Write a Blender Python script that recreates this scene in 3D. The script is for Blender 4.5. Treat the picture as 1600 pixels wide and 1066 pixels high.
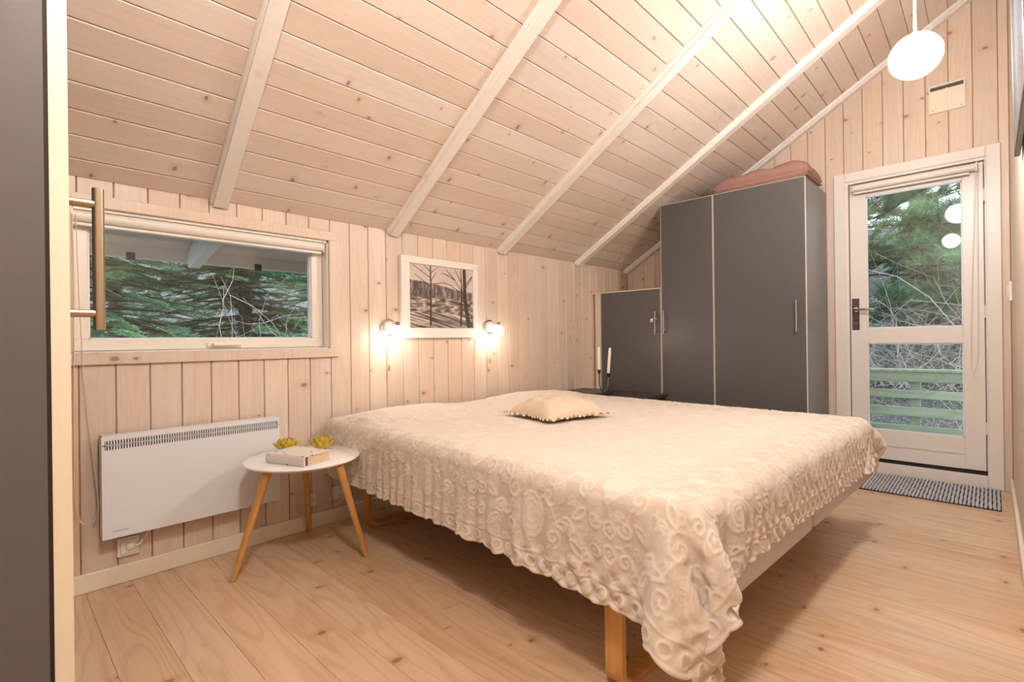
import bpy, bmesh, math, random
import numpy as np
from mathutils import Vector, Matrix, Euler
pi = math.pi
sc = bpy.context.scene
for o in list(bpy.data.objects):
    bpy.data.objects.remove(o)

# ------------------------------------------------------------------ camera
YAW, ROLL, FPX = -0.7627, -0.0124, 782.456
d = Vector((math.sin(YAW), math.cos(YAW), 0)); r = Vector((math.cos(YAW), -math.sin(YAW), 0)); u = Vector((0, 0, 1))
r2 = r * math.cos(ROLL) + u * math.sin(ROLL); u2 = -r * math.sin(ROLL) + u * math.cos(ROLL)
cam = bpy.data.cameras.new('camera'); cam.sensor_width = 36; cam.lens = 36 * FPX / 1600
cam.shift_y = (532.03 - 533) / 1600
cam.clip_start = 0.02; cam.clip_end = 200
co = bpy.data.objects.new('camera', cam); sc.collection.objects.link(co)
co.matrix_world = Matrix(((r2.x, u2.x, -d.x, 0), (r2.y, u2.y, -d.y, 0), (r2.z, u2.z, -d.z, 0.92), (0, 0, 0, 1)))
sc.camera = co

# ------------------------------------------------------------------ world, exposure
sc.view_settings.view_transform = 'Standard'; sc.view_settings.look = 'None'
sc.view_settings.gamma = 1; sc.view_settings.use_curve_mapping = False
sc.view_settings.exposure = 0.06
WORLD = 5.0
PENDANT = 172.0
SHADE = 7.0
SCONCE_W = 1.7
w = bpy.data.worlds.new('overcast_sky'); sc.world = w; w.use_nodes = True
bg = w.node_tree.nodes['Background']; bg.inputs[0].default_value = (0.74, 0.86, 1.0, 1); bg.inputs[1].default_value = WORLD

# ------------------------------------------------------------------ helpers
COL = sc.collection
def link(o, parent=None):
    COL.objects.link(o)
    if parent is not None: o.parent = parent
    return o
def tag(o, label=None, cat=None, group=None, kind=None):
    if label: o['label'] = label
    if cat: o['category'] = cat
    if group: o['group'] = group
    if kind: o['kind'] = kind
    return o
def thing(name, label, cat, loc=(0, 0, 0), rot=(0, 0, 0), group=None):
    o = bpy.data.objects.new(name, None); o.location = loc; o.rotation_euler = rot; o.empty_display_size = .05
    link(o); return tag(o, label, cat, group)
def lin(r_, g, b):
    f = lambda c: (c / 255 / 12.92) if c / 255 <= .04045 else ((c / 255 + .055) / 1.055) ** 2.4
    return (f(r_), f(g), f(b), 1)

class MB:
    """collects shapes, builds ONE mesh object"""
    def __init__(s): s.bm = bmesh.new(); s.smooth = False
    def box(s, x0, x1, y0, y1, z0, z1, bev=0, seg=1, mat=None):
        g = bmesh.ops.create_cube(s.bm, size=1)['verts']
        for v in g: v.co = Vector(((x0 + x1) / 2 + v.co.x * (x1 - x0), (y0 + y1) / 2 + v.co.y * (y1 - y0), (z0 + z1) / 2 + v.co.z * (z1 - z0)))
        if bev:
            es = list({e for v in g for e in v.link_edges})
            rr = bmesh.ops.bevel(s.bm, geom=es, offset=bev, segments=seg, profile=.5, affect='EDGES')
            g = list({v for f in rr['faces'] for v in f.verts} | {v for v in g if v.is_valid})
        if mat is not None:
            for v in g: v.co = mat @ v.co
        return s
    def tube(s, pts, rad, n=8, caps=True, closed=False):
        pts = [Vector(p) for p in pts]; rads = rad if hasattr(rad, '__len__') else [rad] * len(pts)
        rings = []; prev = None
        N = len(pts)
        for i, p in enumerate(pts):
            if closed: t = (pts[(i + 1) % N] - pts[i - 1])
            else: t = (pts[min(i + 1, N - 1)] - pts[max(i - 1, 0)])
            t.normalize()
            if prev is None:
                a = Vector((0, 0, 1)) if abs(t.z) < .9 else Vector((1, 0, 0))
                nx = t.cross(a).normalized()
            else: nx = (prev - t * prev.dot(t)).normalized()
            prev = nx; ny = t.cross(nx)
            rings.append([s.bm.verts.new(p + (nx * math.cos(2 * pi * k / n) + ny * math.sin(2 * pi * k / n)) * rads[i]) for k in range(n)])
        M = N if closed else N - 1
        for i in range(M):
            a, b = rings[i], rings[(i + 1) % N]
            for k in range(n): s.bm.faces.new((a[k], a[(k + 1) % n], b[(k + 1) % n], b[k]))
        if caps and not closed:
            s.bm.faces.new(rings[0][::-1]); s.bm.faces.new(rings[-1])
        return s
    def lathe(s, prof, n=32, c=(0, 0, 0), cap0=True, cap1=True, axis='z'):
        rings = []
        for rr, z in prof:
            ring = []
            for k in range(n):
                a = 2 * pi * k / n
                if axis == 'z': p = (c[0] + rr * math.cos(a), c[1] + rr * math.sin(a), c[2] + z)
                elif axis == 'x': p = (c[0] + z, c[1] + rr * math.cos(a), c[2] + rr * math.sin(a))
                else: p = (c[0] - rr * math.cos(a), c[1] + z, c[2] + rr * math.sin(a))
                ring.append(s.bm.verts.new(p))
            rings.append(ring)
        for a, b in zip(rings, rings[1:]):
            for k in range(n): s.bm.faces.new((a[k], a[(k + 1) % n], b[(k + 1) % n], b[k]))
        if cap0: s.bm.faces.new(rings[0][::-1])
        if cap1: s.bm.faces.new(rings[-1])
        return s
    def prism(s, poly, z0, z1, f=None):
        """poly in 2D, extruded along third axis; f maps (a,b,t)->xyz"""
        f = f or (lambda a, b, t: (a, b, t))
        A = [s.bm.verts.new(f(a, b, z0)) for a, b in poly]; B = [s.bm.verts.new(f(a, b, z1)) for a, b in poly]
        n = len(poly)
        for k in range(n): s.bm.faces.new((A[k], A[(k + 1) % n], B[(k + 1) % n], B[k]))
        s.bm.faces.new(A[::-1]); s.bm.faces.new(B)
        return s
    def build(s, name, mat, parent=None, smooth=None, kind=None):
        bmesh.ops.recalc_face_normals(s.bm, faces=s.bm.faces[:])
        me = bpy.data.meshes.new(name); s.bm.to_mesh(me); s.bm.free()
        me.materials.append(mat)
        if smooth:
            me.polygons.foreach_set('use_smooth', [True] * len(me.polygons))
            if smooth != 'all': me.set_sharp_from_angle(angle=math.radians(40))
        o = bpy.data.objects.new(name, me); link(o, parent)
        if kind: o['kind'] = kind
        return o
def raw_mesh(name, V, F, mat, parent=None, smooth=False, kind=None):
    """V (n,3) float array, F (m,3|4) int array"""
    me = bpy.data.meshes.new(name)
    V = np.asarray(V, np.float32); F = np.asarray(F, np.int32)
    k = F.shape[1]
    me.vertices.add(len(V)); me.vertices.foreach_set('co', V.ravel())
    me.loops.add(F.size); me.loops.foreach_set('vertex_index', F.ravel())
    me.polygons.add(len(F)); me.polygons.foreach_set('loop_start', np.arange(0, F.size, k, dtype=np.int32))
    me.polygons.foreach_set('loop_total', np.full(len(F), k, np.int32))
    if smooth: me.polygons.foreach_set('use_smooth', np.ones(len(F), bool))
    me.update(calc_edges=True); me.materials.append(mat)
    o = bpy.data.objects.new(name, me); link(o, parent)
    if kind: o['kind'] = kind
    return o
def arc(cx, cy, rad, a0, a1, n):
    return [(cx + rad * math.cos(a0 + (a1 - a0) * i / n), cy + rad * math.sin(a0 + (a1 - a0) * i / n)) for i in range(n + 1)]

# ------------------------------------------------------------------ materials
class NT:
    def __init__(s, name):
        s.m = bpy.data.materials.new(name); s.m.use_nodes = True; s.t = s.m.node_tree; s.t.nodes.clear()
        s.out = s.n('ShaderNodeOutputMaterial')
    def n(s, typ, **kw):
        x = s.t.nodes.new(typ)
        for k, v in kw.items(): setattr(x, k, v)
        return x
    def l(s, a, b): s.t.links.new(a, b)
    def val(s, x, inp):
        if isinstance(x, (int, float)): inp.default_value = x
        elif isinstance(x, tuple): inp.default_value = x
        else: s.l(x, inp)
    def math(s, op, a, b=0.0, c=None, clamp=False):
        x = s.n('ShaderNodeMath', operation=op, use_clamp=clamp); s.val(a, x.inputs[0]); s.val(b, x.inputs[1])
        if c is not None: s.val(c, x.inputs[2])
        return x.outputs[0]
    def vm(s, op, a, b=None, sc_=None):
        x = s.n('ShaderNodeVectorMath', operation=op); s.val(a, x.inputs[0])
        if b is not None: s.val(b, x.inputs[1])
        if sc_ is not None: s.val(sc_, x.inputs['Scale'])
        return x.outputs['Value' if op == 'LENGTH' else 'Vector']
    def noise(s, v, scale=1, detail=3, rough=.5, dist=0):
        x = s.n('ShaderNodeTexNoise'); s.l(v, x.inputs['Vector']); x.inputs['Scale'].default_value = scale
        x.inputs['Detail'].default_value = detail; x.inputs['Roughness'].default_value = rough; x.inputs['Distortion'].default_value = dist
        return x.outputs['Fac']
    def mix(s, f, a, b, blend='MIX'):
        x = s.n('ShaderNodeMix', data_type='RGBA', blend_type=blend); s.val(f, x.inputs['Factor']); s.val(a, x.inputs['A']); s.val(b, x.inputs['B'])
        return x.outputs['Result']
    def ramp(s, f, lo, hi, a=0.0, b=1.0):
        x = s.n('ShaderNodeMapRange', interpolation_type='SMOOTHSTEP'); s.val(f, x.inputs['Value'])
        x.inputs['From Min'].default_value = lo; x.inputs['From Max'].default_value = hi
        x.inputs['To Min'].default_value = a; x.inputs['To Max'].default_value = b
        return x.outputs['Result']
    def bsdf(s, col, rough=.5, metal=0, bump=None, bstr=.2, bdist=.002, **kw):
        x = s.n('ShaderNodeBsdfPrincipled'); s.val(col, x.inputs['Base Color']); s.val(rough, x.inputs['Roughness']); s.val(metal, x.inputs['Metallic'])
        for k, v in kw.items(): s.val(v, x.inputs[k.replace('_', ' ')])
        if bump is not None:
            b = s.n('ShaderNodeBump'); b.inputs['Strength'].default_value = bstr; b.inputs['Distance'].default_value = bdist
            s.l(bump, b.inputs['Height']); s.l(b.outputs[0], x.inputs['Normal'])
        s.l(x.outputs[0], s.out.inputs[0]); return x

def wood(name, ca, cb, tint, knot, grain=.25, rings=.3, kamt=.7, kdens=.55, ksize=.010, rough=.5, var=.12, streak=(.5, .5), cath=1.0):
    """timber with its long axis on local Z and its width on local Y"""
    t = NT(name)
    tc = t.n('ShaderNodeTexCoord').outputs['Object']; oi = t.n('ShaderNodeObjectInfo').outputs['Random']
    off = t.vm('SCALE', (37.1, 17.3, 53.7), None, oi)
    v = t.vm('ADD', tc, off)
    fine = t.noise(t.vm('MULTIPLY', v, (60.0, 90.0, 2.2)), 1, 4, .6)
    broad = t.noise(t.vm('MULTIPLY', v, (4.0, 9.0, .9)), 1, 3, .55, .3)
    n1 = t.noise(t.vm('MULTIPLY', v, (2.0, 7.0 * cath, .75)), 1, 2, .45)
    rg = t.math('SINE', t.math('MULTIPLY', n1, 95.0))
    rg = t.ramp(rg, .1, 1.0)
    # knots (round in real size)
    S = (0.01, 7.0, 2.1)
    vs = t.vm('MULTIPLY', v, S)
    vo = t.n('ShaderNodeTexVoronoi', feature='F1'); t.l(vs, vo.inputs['Vector']); vo.inputs['Scale'].default_value = 1
    dl = t.vm('MULTIPLY', t.vm('SUBTRACT', vs, vo.outputs['Position']), (0.0, 1 / 7.0, 1 / 2.1 * 1.6))
    ln = t.vm('LENGTH', dl)
    sp = t.n('ShaderNodeSeparateColor'); t.l(vo.outputs['Color'], sp.inputs[0])
    ex = t.math('GREATER_THAN', sp.outputs[0], 1 - kdens)
    kr = t.math('MULTIPLY_ADD', sp.outputs[1], ksize, ksize * .35)
    q = t.math('DIVIDE', t.math('ADD', ln, t.math('MULTIPLY', t.math('SUBTRACT', fine, .5), .004)), kr)
    km = t.math('MULTIPLY', t.ramp(q, 1.15, .55), ex)
    halo = t.math('MULTIPLY', t.ramp(q, 3.6, .9), ex)
    c = t.mix(t.ramp(broad, .3, .72), ca, cb)
    c = t.mix(t.math('MULTIPLY', t.math('FRACT', t.math('MULTIPLY', oi, 7.31)), .75), c, tint)
    c = t.mix(t.math('MULTIPLY', t.ramp(fine, .42, .75), grain), c, tint, 'MULTIPLY')
    c = t.mix(t.math('MULTIPLY', rg, rings), c, tint, 'MULTIPLY')
    c = t.mix(t.math('MULTIPLY', halo, .30), c, tint, 'MULTIPLY')
    c = t.mix(t.math('MULTIPLY', km, kamt), c, knot)
    hv = t.n('ShaderNodeHueSaturation'); t.val(c, hv.inputs['Color'])
    t.val(t.math('MULTIPLY_ADD', oi, var, 1 - var / 2), hv.inputs['Value'])
    t.bsdf(hv.outputs[0], rough, bump=t.math('ADD', t.math('MULTIPLY', fine, .6), t.math('MULTIPLY', rg, .25)), bstr=.25, bdist=.0008)
    return t.m

M = {}
M['wall'] = wood('whitewashed_pine', lin(225, 209, 193), lin(219, 199, 181), lin(221, 193, 170), lin(138, 106, 88), grain=.18, rings=.10, kamt=.8, kdens=.75, ksize=.013, rough=.42)
M['ceil'] = wood('whitewashed_ceiling', lin(226, 213, 201), lin(221, 205, 191), lin(222, 199, 180), lin(136, 114, 102), grain=.16, rings=.08, kamt=.8, kdens=.8, ksize=.014, rough=.45)
M['floor'] = wood('oiled_pine_floor', lin(217, 190, 160), lin(209, 177, 145), lin(204, 168, 131), lin(132, 94, 64), grain=.22, rings=.24, kamt=.8, kdens=.62, ksize=.015, rough=.30, var=.10, cath=.8)
M['bare'] = wood('bare_pine_backing', lin(205, 150, 98), lin(190, 130, 80), lin(190, 130, 80), lin(120, 70, 40), rough=.7)
M['rafter'] = wood('painted_rafter', lin(238, 232, 224), lin(234, 227, 217), lin(231, 221, 208), lin(205, 190, 172), grain=.12, rings=.05, kamt=.35, kdens=.3, rough=.4, var=.03)
M['oak'] = wood('oiled_beech', lin(218, 168, 102), lin(206, 152, 86), lin(202, 148, 84), lin(140, 84, 36), grain=.3, rings=.12, kamt=0.0, kdens=.0, rough=.38, var=.05)
M['deckwood'] = wood('weathered_green_timber', lin(150, 156, 136), lin(134, 142, 122), lin(128, 138, 118), lin(84, 88, 70), grain=.35, rings=.15, kamt=.5, kdens=.3, rough=.75)
M['edge'] = wood('beige_edge_banding', lin(226, 216, 194), lin(220, 208, 186), lin(218, 205, 182), lin(200, 180, 150), grain=.1, rings=0.0, kamt=0.0, kdens=0.0, rough=.45, var=.02)

def plain(name, col, rough=.5, metal=0, nscale=0, namt=.06, bstr=.1, bdist=.001, **kw):
    t = NT(name); tc = t.n('ShaderNodeTexCoord').outputs['Object']
    n = t.noise(tc, nscale or 14, 4, .6)
    c = t.mix(t.math('MULTIPLY', n, namt), col, tuple(x * .55 for x in col[:3]) + (1,))
    t.bsdf(c, rough, metal, bump=n, bstr=bstr, bdist=bdist, **kw); return t.m
M['white'] = plain('white_gloss_paint', lin(236, 228, 216), .32, namt=.05)
M['doorwhite'] = plain('door_paint', lin(232, 224, 216), .35, namt=.06)
M['cream'] = plain('cream_skirting_paint', lin(238, 226, 205), .4, namt=.05)
M['trim'] = M['wall']
M['lam'] = plain('charcoal_laminate', lin(92, 90, 89), .29, nscale=260, namt=.14, bstr=.05)
M['lamside'] = plain('grey_laminate_side', lin(104, 104, 104), .3, nscale=260, namt=.1, bstr=.05)
M['gap'] = plain('dark_gap', lin(38, 28, 24), .8)
M['steel'] = plain('brushed_steel', lin(190, 186, 180), .3, 1.0, nscale=300)
M['brass'] = plain('brushed_brass_steel', lin(184, 170, 146), .34, 1.0, nscale=400, namt=.15)
M['chrome'] = plain('chrome', lin(205, 203, 200), .18, 1.0)
M['bronze'] = plain('dark_bronze_plate', lin(84, 74, 66), .4, .8)
M['heater'] = plain('heater_enamel', lin(226, 228, 230), .35, nscale=5, namt=.02)
M['plastic'] = plain('white_plastic', lin(238, 232, 222), .35)
M['tabletop'] = plain('white_lacquer', lin(242, 240, 238), .25, namt=.02)
M['sheet'] = plain('box_mattress_cloth', lin(214, 206, 208), .85, nscale=420, namt=.2, bstr=.5, bdist=.002)
M['grey_metal'] = plain('dark_grey_steel', lin(70, 66, 62), .4, .7)  # plain dark grey metal for heater core, brackets, clips and candlestick
M['darkwood'] = plain('dark_stained_table', lin(58, 48, 42), .35)
M['candle'] = plain('cream_wax', lin(246, 236, 218), .45, Subsurface_Weight=.2)
M['wick'] = plain('burnt_wick', lin(50, 44, 40), .9)
M['cord'] = plain('beige_cord', lin(222, 192, 158), .6)
M['eave'] = plain('eave_white_paint', lin(226, 232, 240), .5)
M['soffit'] = plain('eave_grey_boards', lin(226, 224, 226), .7, nscale=6, namt=.3)
M['bark'] = plain('bark', lin(96, 82, 72), .9, nscale=30, namt=.5, bstr=.8, bdist=.01)
M['twig'] = plain('bare_twig', lin(168, 156, 148), .85)
M['pages'] = plain('book_pages', lin(226, 196, 160), .8, nscale=500, namt=.25)
M['spine'] = plain('book_inner_cover', lin(110, 72, 60), .6)
M['soot'] = plain('dark_picture_frame', lin(92, 84, 76), .35, .3, nscale=60, namt=.4)
M['mirror'] = plain('picture_glass', lin(96, 112, 132), .12, .6)
M['quilt'] = plain('dusty_rose_quilt_cloth', lin(168, 126, 115), .9, nscale=90, namt=.3, bstr=.5, bdist=.003)
def mat_glass():
    t = NT('window_glass')
    tr = t.n('ShaderNodeBsdfTransparent'); tr.inputs[0].default_value = (.93, .97, .965, 1)
    gl = t.n('ShaderNodeBsdfGlossy'); gl.inputs['Roughness'].default_value = .015
    fr = t.n('ShaderNodeFresnel'); fr.inputs['IOR'].default_value = 1.45
    mx = t.n('ShaderNodeMixShader'); t.l(fr.outputs[0], mx.inputs[0]); t.l(tr.outputs[0], mx.inputs[1]); t.l(gl.outputs[0], mx.inputs[2])
    t.l(mx.outputs[0], t.out.inputs[0]); return t.m
M['glass'] = mat_glass()
def mat_emit(name, col, s):
    t = NT(name); e = t.n('ShaderNodeEmission'); e.inputs[0].default_value = col; e.inputs[1].default_value = s
    t.l(e.outputs[0], t.out.inputs[0]); return t.m
M['globe'] = mat_emit('lit_opal_globe', (1.0, .99, .965, 1), PENDANT)
M['globe_near'] = mat_emit('lit_opal_globe_boosted', (1.0, .985, .96, 1), PENDANT * 1.35)  # glow raised above the other globe to brighten the room's near left
M['shade'] = mat_emit('lit_opal_shade', (1.0, .93, .84, 1), SHADE)
def mat_yellow():
    t = NT('yellow_glass_petal')
    x = t.bsdf(lin(232, 200, 70), .15, Transmission_Weight=.35, Coat_Weight=.5); x.inputs['IOR'].default_value = 1.35
    return t.m
M['yellow'] = mat_yellow()
def mat_rug():
    t = NT('ribbed_grey_wool'); tc = t.n('ShaderNodeTexCoord').outputs['Object']
    n = t.noise(tc, 160, 3, .6); n2 = t.noise(tc, 25, 3, .6)
    c = t.mix(t.ramp(n, .35, .7), lin(188, 188, 198), lin(232, 232, 238)); c = t.mix(t.math('MULTIPLY', n2, .4), c, lin(160, 160, 170))
    t.bsdf(c, .95, bump=n, bstr=.8, bdist=.004); return t.m
M['rug'] = mat_rug()
def mat_spots():
    t = NT('speckled_book_jacket'); tc = t.n('ShaderNodeTexCoord').outputs['Object']
    vo = t.n('ShaderNodeTexVoronoi', feature='F1'); t.l(t.vm('MULTIPLY', tc, (30.0, 44.0, 44.0)), vo.inputs['Vector']); vo.inputs['Scale'].default_value = 1; vo.inputs['Randomness'].default_value = 1
    sp = t.n('ShaderNodeSeparateColor'); t.l(vo.outputs['Color'], sp.inputs[0])
    msk = t.math('MULTIPLY', t.ramp(vo.outputs['Distance'], .26, .20), t.math('GREATER_THAN', sp.outputs[0], .25))
    c = t.mix(msk, lin(222, 214, 206), t.mix(sp.outputs[1], lin(70, 74, 100), lin(120, 116, 124)))
    t.bsdf(c, .5); return t.m
M['jacket'] = mat_spots()
def mat_attr(name, rough=.9, bump=0, sheen=0):
    t = NT(name); a = t.n('ShaderNodeAttribute'); a.attribute_name = 'Col'
    tc = t.n('ShaderNodeTexCoord').outputs['Object']
    n = t.noise(tc, 700, 2, .5)
    t.bsdf(a.outputs['Color'], rough, bump=n if bump else None, bstr=bump or 0, bdist=.001, Sheen_Weight=sheen); return t.m
M['lace'] = mat_attr('woven_lace_cotton', .92, .35, .25)
M['print'] = mat_attr('lithograph_paper', .6)
def mat_leaf(name, a, b, scale=3.0):
    t = NT(name); tc = t.n('ShaderNodeTexCoord').outputs['Object']
    n = t.noise(tc, scale, 4, .6); n2 = t.noise(tc, 40, 2, .5)
    c = t.mix(t.ramp(n, .35, .68), a, b); c = t.mix(t.math('MULTIPLY', n2, .5), c, tuple(x * .5 for x in a[:3]) + (1,))
    t.bsdf(c, .7); return t.m
M['spruce'] = mat_leaf('spruce_needles', lin(84, 130, 98), lin(158, 196, 132), 2.5)
M['pine'] = mat_leaf('pine_needles', lin(92, 140, 104), lin(160, 198, 140), 2.5)
def mat_ground():
    t = NT('leaf_litter'); tc = t.n('ShaderNodeTexCoord').outputs['Object']
    n = t.noise(tc, 3.0, 6, .65); n2 = t.noise(tc, 22, 5, .7); n3 = t.noise(tc, 70, 3, .7)
    c = t.mix(t.ramp(n2, .4, .65), lin(78, 74, 68), lin(128, 122, 114)); c = t.mix(t.ramp(n3, .56, .70), c, lin(226, 224, 228))
    c = t.mix(t.math('MULTIPLY', t.ramp(n, .5, .68), .7), c, lin(92, 120, 92))
    t.bsdf(c, .95, bump=n2, bstr=1, bdist=.05); return t.m
M['ground'] = mat_ground()

# ------------------------------------------------------------------ room shell
A, B = -2.447, 4.126          # left wall face, back wall face
RW, RE = .09, -.58            # right wall face, rear wall face
Z0, SL = 1.547, .60           # ceiling height at the left wall, ceiling slope (rise per metre of x)
TH = math.atan(SL); CS, SN = math.cos(TH), math.sin(TH)
def zc(x): return Z0 + SL * (x - A)
PT = .012                      # plank thickness

wl = MB()
wy0, wy1, wz0, wz1 = .215, 1.205, .893, 1.441          # window opening
wl.box(A - .16, A - PT, RE - .2, wy0, -.05, 1.60); wl.box(A - .16, A - PT, wy1, B + .2, -.05, 1.60)
wl.box(A - .16, A - PT, wy0, wy1, -.05, wz0); wl.box(A - .16, A - PT, wy0, wy1, wz1, 1.60)
wall_left = wl.build('wall_left', M['bare'], kind='structure')
dx0, dx1, dz1 = -.735, .012, 2.0                       # door opening
wb = MB()
wb.box(A - .16, dx0, B + PT, B + .16, -.05, 3.3); wb.box(dx1, RW + .2, B + PT, B + .16, -.05, 3.3); wb.box(dx0, dx1, B + PT, B + .16, dz1, 3.3)
wall_back = wb.build('wall_back', M['bare'], kind='structure')
wall_right = MB().box(RW + PT, RW + .16, RE - .2, B + .2, -.05, 3.4).build('wall_right', M['bare'], kind='structure')
wall_rear = MB().box(A - .16, RW + .2, RE - .16, RE - PT, -.05, 3.4).build('wall_rear', M['bare'], kind='structure')
floor = MB().box(A - .16, RW + .16, RE - .16, B + .16, -.12, -PT).build('floor', M['bare'], kind='structure')
# sloping ceiling slab
cb = MB()
x1 = RW + .16
poly = [(A - .05, zc(A - .05) + PT * 1.2), (x1, zc(x1) + PT * 1.2), (x1, zc(x1) + .2), (A - .05, zc(A - .05) + .2)]
cb.prism(poly, RE - .16, B + .16, lambda a, b, t: (a, t, b))
ceiling = cb.build('ceiling', M['bare'], kind='structure')

PITCH = .1095
pl_cache = {}
def plank_mesh(mat, wd, z0, zl, zr, thick=PT, ch=.0028):
    """local: front face at x=0 (towards +x), y -wd/2..wd/2, z from z0 to zl (left, y-) / zr (right, y+)"""
    key = (mat, round(wd, 4), round(z0, 4), round(zl, 4), round(zr, 4))
    if key in pl_cache: return pl_cache[key]
    h = wd / 2
    prof = [(-h, -thick), (-h, -ch), (-h + ch, 0), (h - ch, 0), (h, -ch), (h, -thick)]
    bm = bmesh.new(); A_ = []; B_ = []
    for y, x in prof:
        zt = zl + (zr - zl) * (y + h) / wd
        A_.append(bm.verts.new((x, y, z0))); B_.append(bm.verts.new((x, y, zt)))
    n = len(prof)
    for k in range(n - 1): bm.faces.new((A_[k], A_[k + 1], B_[k + 1], B_[k]))
    bm.faces.new(A_[::-1]); bm.faces.new(B_)
    bmesh.ops.recalc_face_normals(bm, faces=bm.faces[:])
    me = bpy.data.meshes.new('plank'); bm.to_mesh(me); bm.free(); me.materials.append(M[mat])
    pl_cache[key] = me; return me
def plank(mat, parent, mw, wd, z0, zl, zr=None):
    o = bpy.data.objects.new('plank', plank_mesh(mat, wd, z0, zl, zl if zr is None else zr)); link(o, parent)
    o.matrix_world = mw; return o
G = .0028   # joint between neighbouring planks
# left wall: front towards +x, plank joints measured at .34, .451, .559 ...
y = .3405 - 9 * PITCH
while y < B - .01:
    a, b = max(y, RE), min(y + PITCH, B)
    if b - a > .02:
        c = (a + b) / 2; wd = b - a - G
        mw = Matrix.Translation((A, c, 0))
        if b > wy0 + .005 and a < wy1 - .005:
            plank('wall', wall_left, mw, wd, 0, wz0); plank('wall', wall_left, mw, wd, wz1, Z0 + .004)
        else: plank('wall', wall_left, mw, wd, 0, Z0 + .004)
    y += PITCH
# back wall: front towards -y
x = -.287 - 20 * .1105
while x < RW:
    a, b = max(x, A), min(x + .1105, RW)
    if b - a > .015:
        c = (a + b) / 2; wd = b - a - G
        mw = Matrix.Translation((c, B, 0)) @ Matrix.Rotation(-pi / 2, 4, 'Z')
        zl, zr = zc(a) + .004, zc(b) + .004
        if b > dx0 + .01 and a < dx1 - .01: plank('wall', wall_back, mw, wd, dz1, zl, zr)
        else: plank('wall', wall_back, mw, wd, 0, zl, zr)
    x += .1105
# right wall (front towards -x) and rear wall (front towards +y)
y = B
while y > RE + .02:
    b, a = y, max(y - PITCH, RE)
    plank('wall', wall_right, Matrix.Translation((RW, (a + b) / 2, 0)) @ Matrix.Rotation(pi, 4, 'Z'), b - a - G, 0, zc(RW) + .004)
    y -= PITCH
x = A
while x < RW - .02:
    a, b = x, min(x + .1105, RW)
    plank('wall', wall_rear, Matrix.Translation(((a + b) / 2, RE, 0)) @ Matrix.Rotation(pi / 2, 4, 'Z'), b - a - G, 0, zc(b) + .004, zc(a) + .004)
    x += .1105
# ceiling planks run along y; local Z -> +y, local X -> into the room, local Y -> down the slope
Rc = Matrix(((SN, -CS, 0, 0), (0, 0, 1, 0), (-CS, -SN, 0, 0), (0, 0, 0, 1)))
xs = [A, -2.370] + [-2.370 + .0918 * k for k in range(1, 28)]
for a, b in zip(xs, xs[1:]):
    if a > RW: break
    b = min(b, RW + .01)
    c = (a + b) / 2; wd = (b - a) / CS - G
    if wd < .02: continue
    plank('ceil', ceiling, Matrix.Translation((c, 0, zc(c))) @ Rc, wd, RE, B)
# floor boards run along x; local Z -> +x, local X -> +z, local Y -> -y
Rf = Matrix(((0, 0, 1, 0), (0, -1, 0, 0), (1, 0, 0, 0), (0, 0, 0, 1)))
y = RE
fl_rng = random.Random(4)
while y < B:
    a, b = y, min(y + .137, B)
    if b - a > .02: 
        pm = plank_mesh('floor', b - a - .0006, A, RW, RW, ch=.0009)
        o = bpy.data.objects.new('plank', pm); link(o, floor); o.matrix_world = Matrix.Translation((0, (a + b) / 2, 0)) @ Rf
    y += .137
# skirting boards
def skirt(name, x0, x1, y0, y1, h=.070):
    MB().box(x0, x1, y0, y1, 0, h, .003).build(name, M['cream'], kind='structure')
skirt('baseboard_left', A, A + .014, RE, B)
skirt('baseboard_back', -.83, -.775, B - .014, B)
skirt('baseboard_right', RW - .014, RW, RE, B - .016, .075)
skirt('baseboard_rear', A + .015, RW - .015, RE, RE + .014)
# rafters: planed white timbers with a small quarter bead on their near side
def rafter(y0, wd, h, sk):
    m = MB()
    X0, X1 = A + .004, RW
    def f(a, b, t):  # a = y, b = depth under the ceiling, t = x
        return (t, min(a + sk * (t - A), B - .001), zc(t) - b / CS)
    m.prism([(y0 + .013, 0), (y0 + .013, h), (y0 + wd, h), (y0 + wd, 0)], X0 + .012, X1, f)
    o = m.build('rafter', M['rafter'], ceiling)
    m = MB()
    m.prism([(y0 + .013, 0)] + [(y0 + .013 - .013 * math.sin(t), h * .6 * math.cos(t) ** .8 if t < 1.57 else 0) for t in (0, .4, .8, 1.15, 1.5)] + [(y0, 0)], X0, X1, f)
    b = m.build('bead', M['rafter'], o)
for yy, wd, sk in ((.667, .070, -.072), (1.553, .066, -.040), (2.418, .070, -.022), (3.302, .068, .004), (4.052, .072, .006)):
    rafter(yy, wd, .034, sk)

# ------------------------------------------------------------------ window_1 (left wall)
win = bpy.data.objects.new('window_1', None); link(win); win['kind'] = 'structure'
F0 = A + .016
def part(name, x0, x1, y0, y1, z0, z1, mat, parent, bev=.002, seg=1):
    return MB().box(x0, x1, y0, y1, z0, z1, bev, seg).build(name, mat, parent)
wt = .046
part('casing_board', A - .01, F0, wy0 - wt, wy1 + wt, wz1, wz1 + wt, M['wall'], win)
part('casing_board', A - .01, F0, wy0 - wt, wy1 + wt, wz0 - wt, wz0, M['wall'], win)
part('casing_board', A - .01, F0, wy0 - wt, wy0, wz0, wz1, M['wall'], win)
part('casing_board', A - .01, F0, wy1, wy1 + wt, wz0, wz1, M['wall'], win)
SX = A - .050            # sash front
fr = MB()
for a in ((wy0, wy1, wz1 - .012, wz1), (wy0, wy1, wz0 - .001, wz0 + .004), (wy0, wy0 + .006, wz0, wz1), (wy1 - .006, wy1, wz0, wz1)):
    fr.box(A - .155, A - .001, *a)
fr.build('window_frame', M['white'], win)
sash = bpy.data.objects.new('sash', None); link(sash, win)
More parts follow.
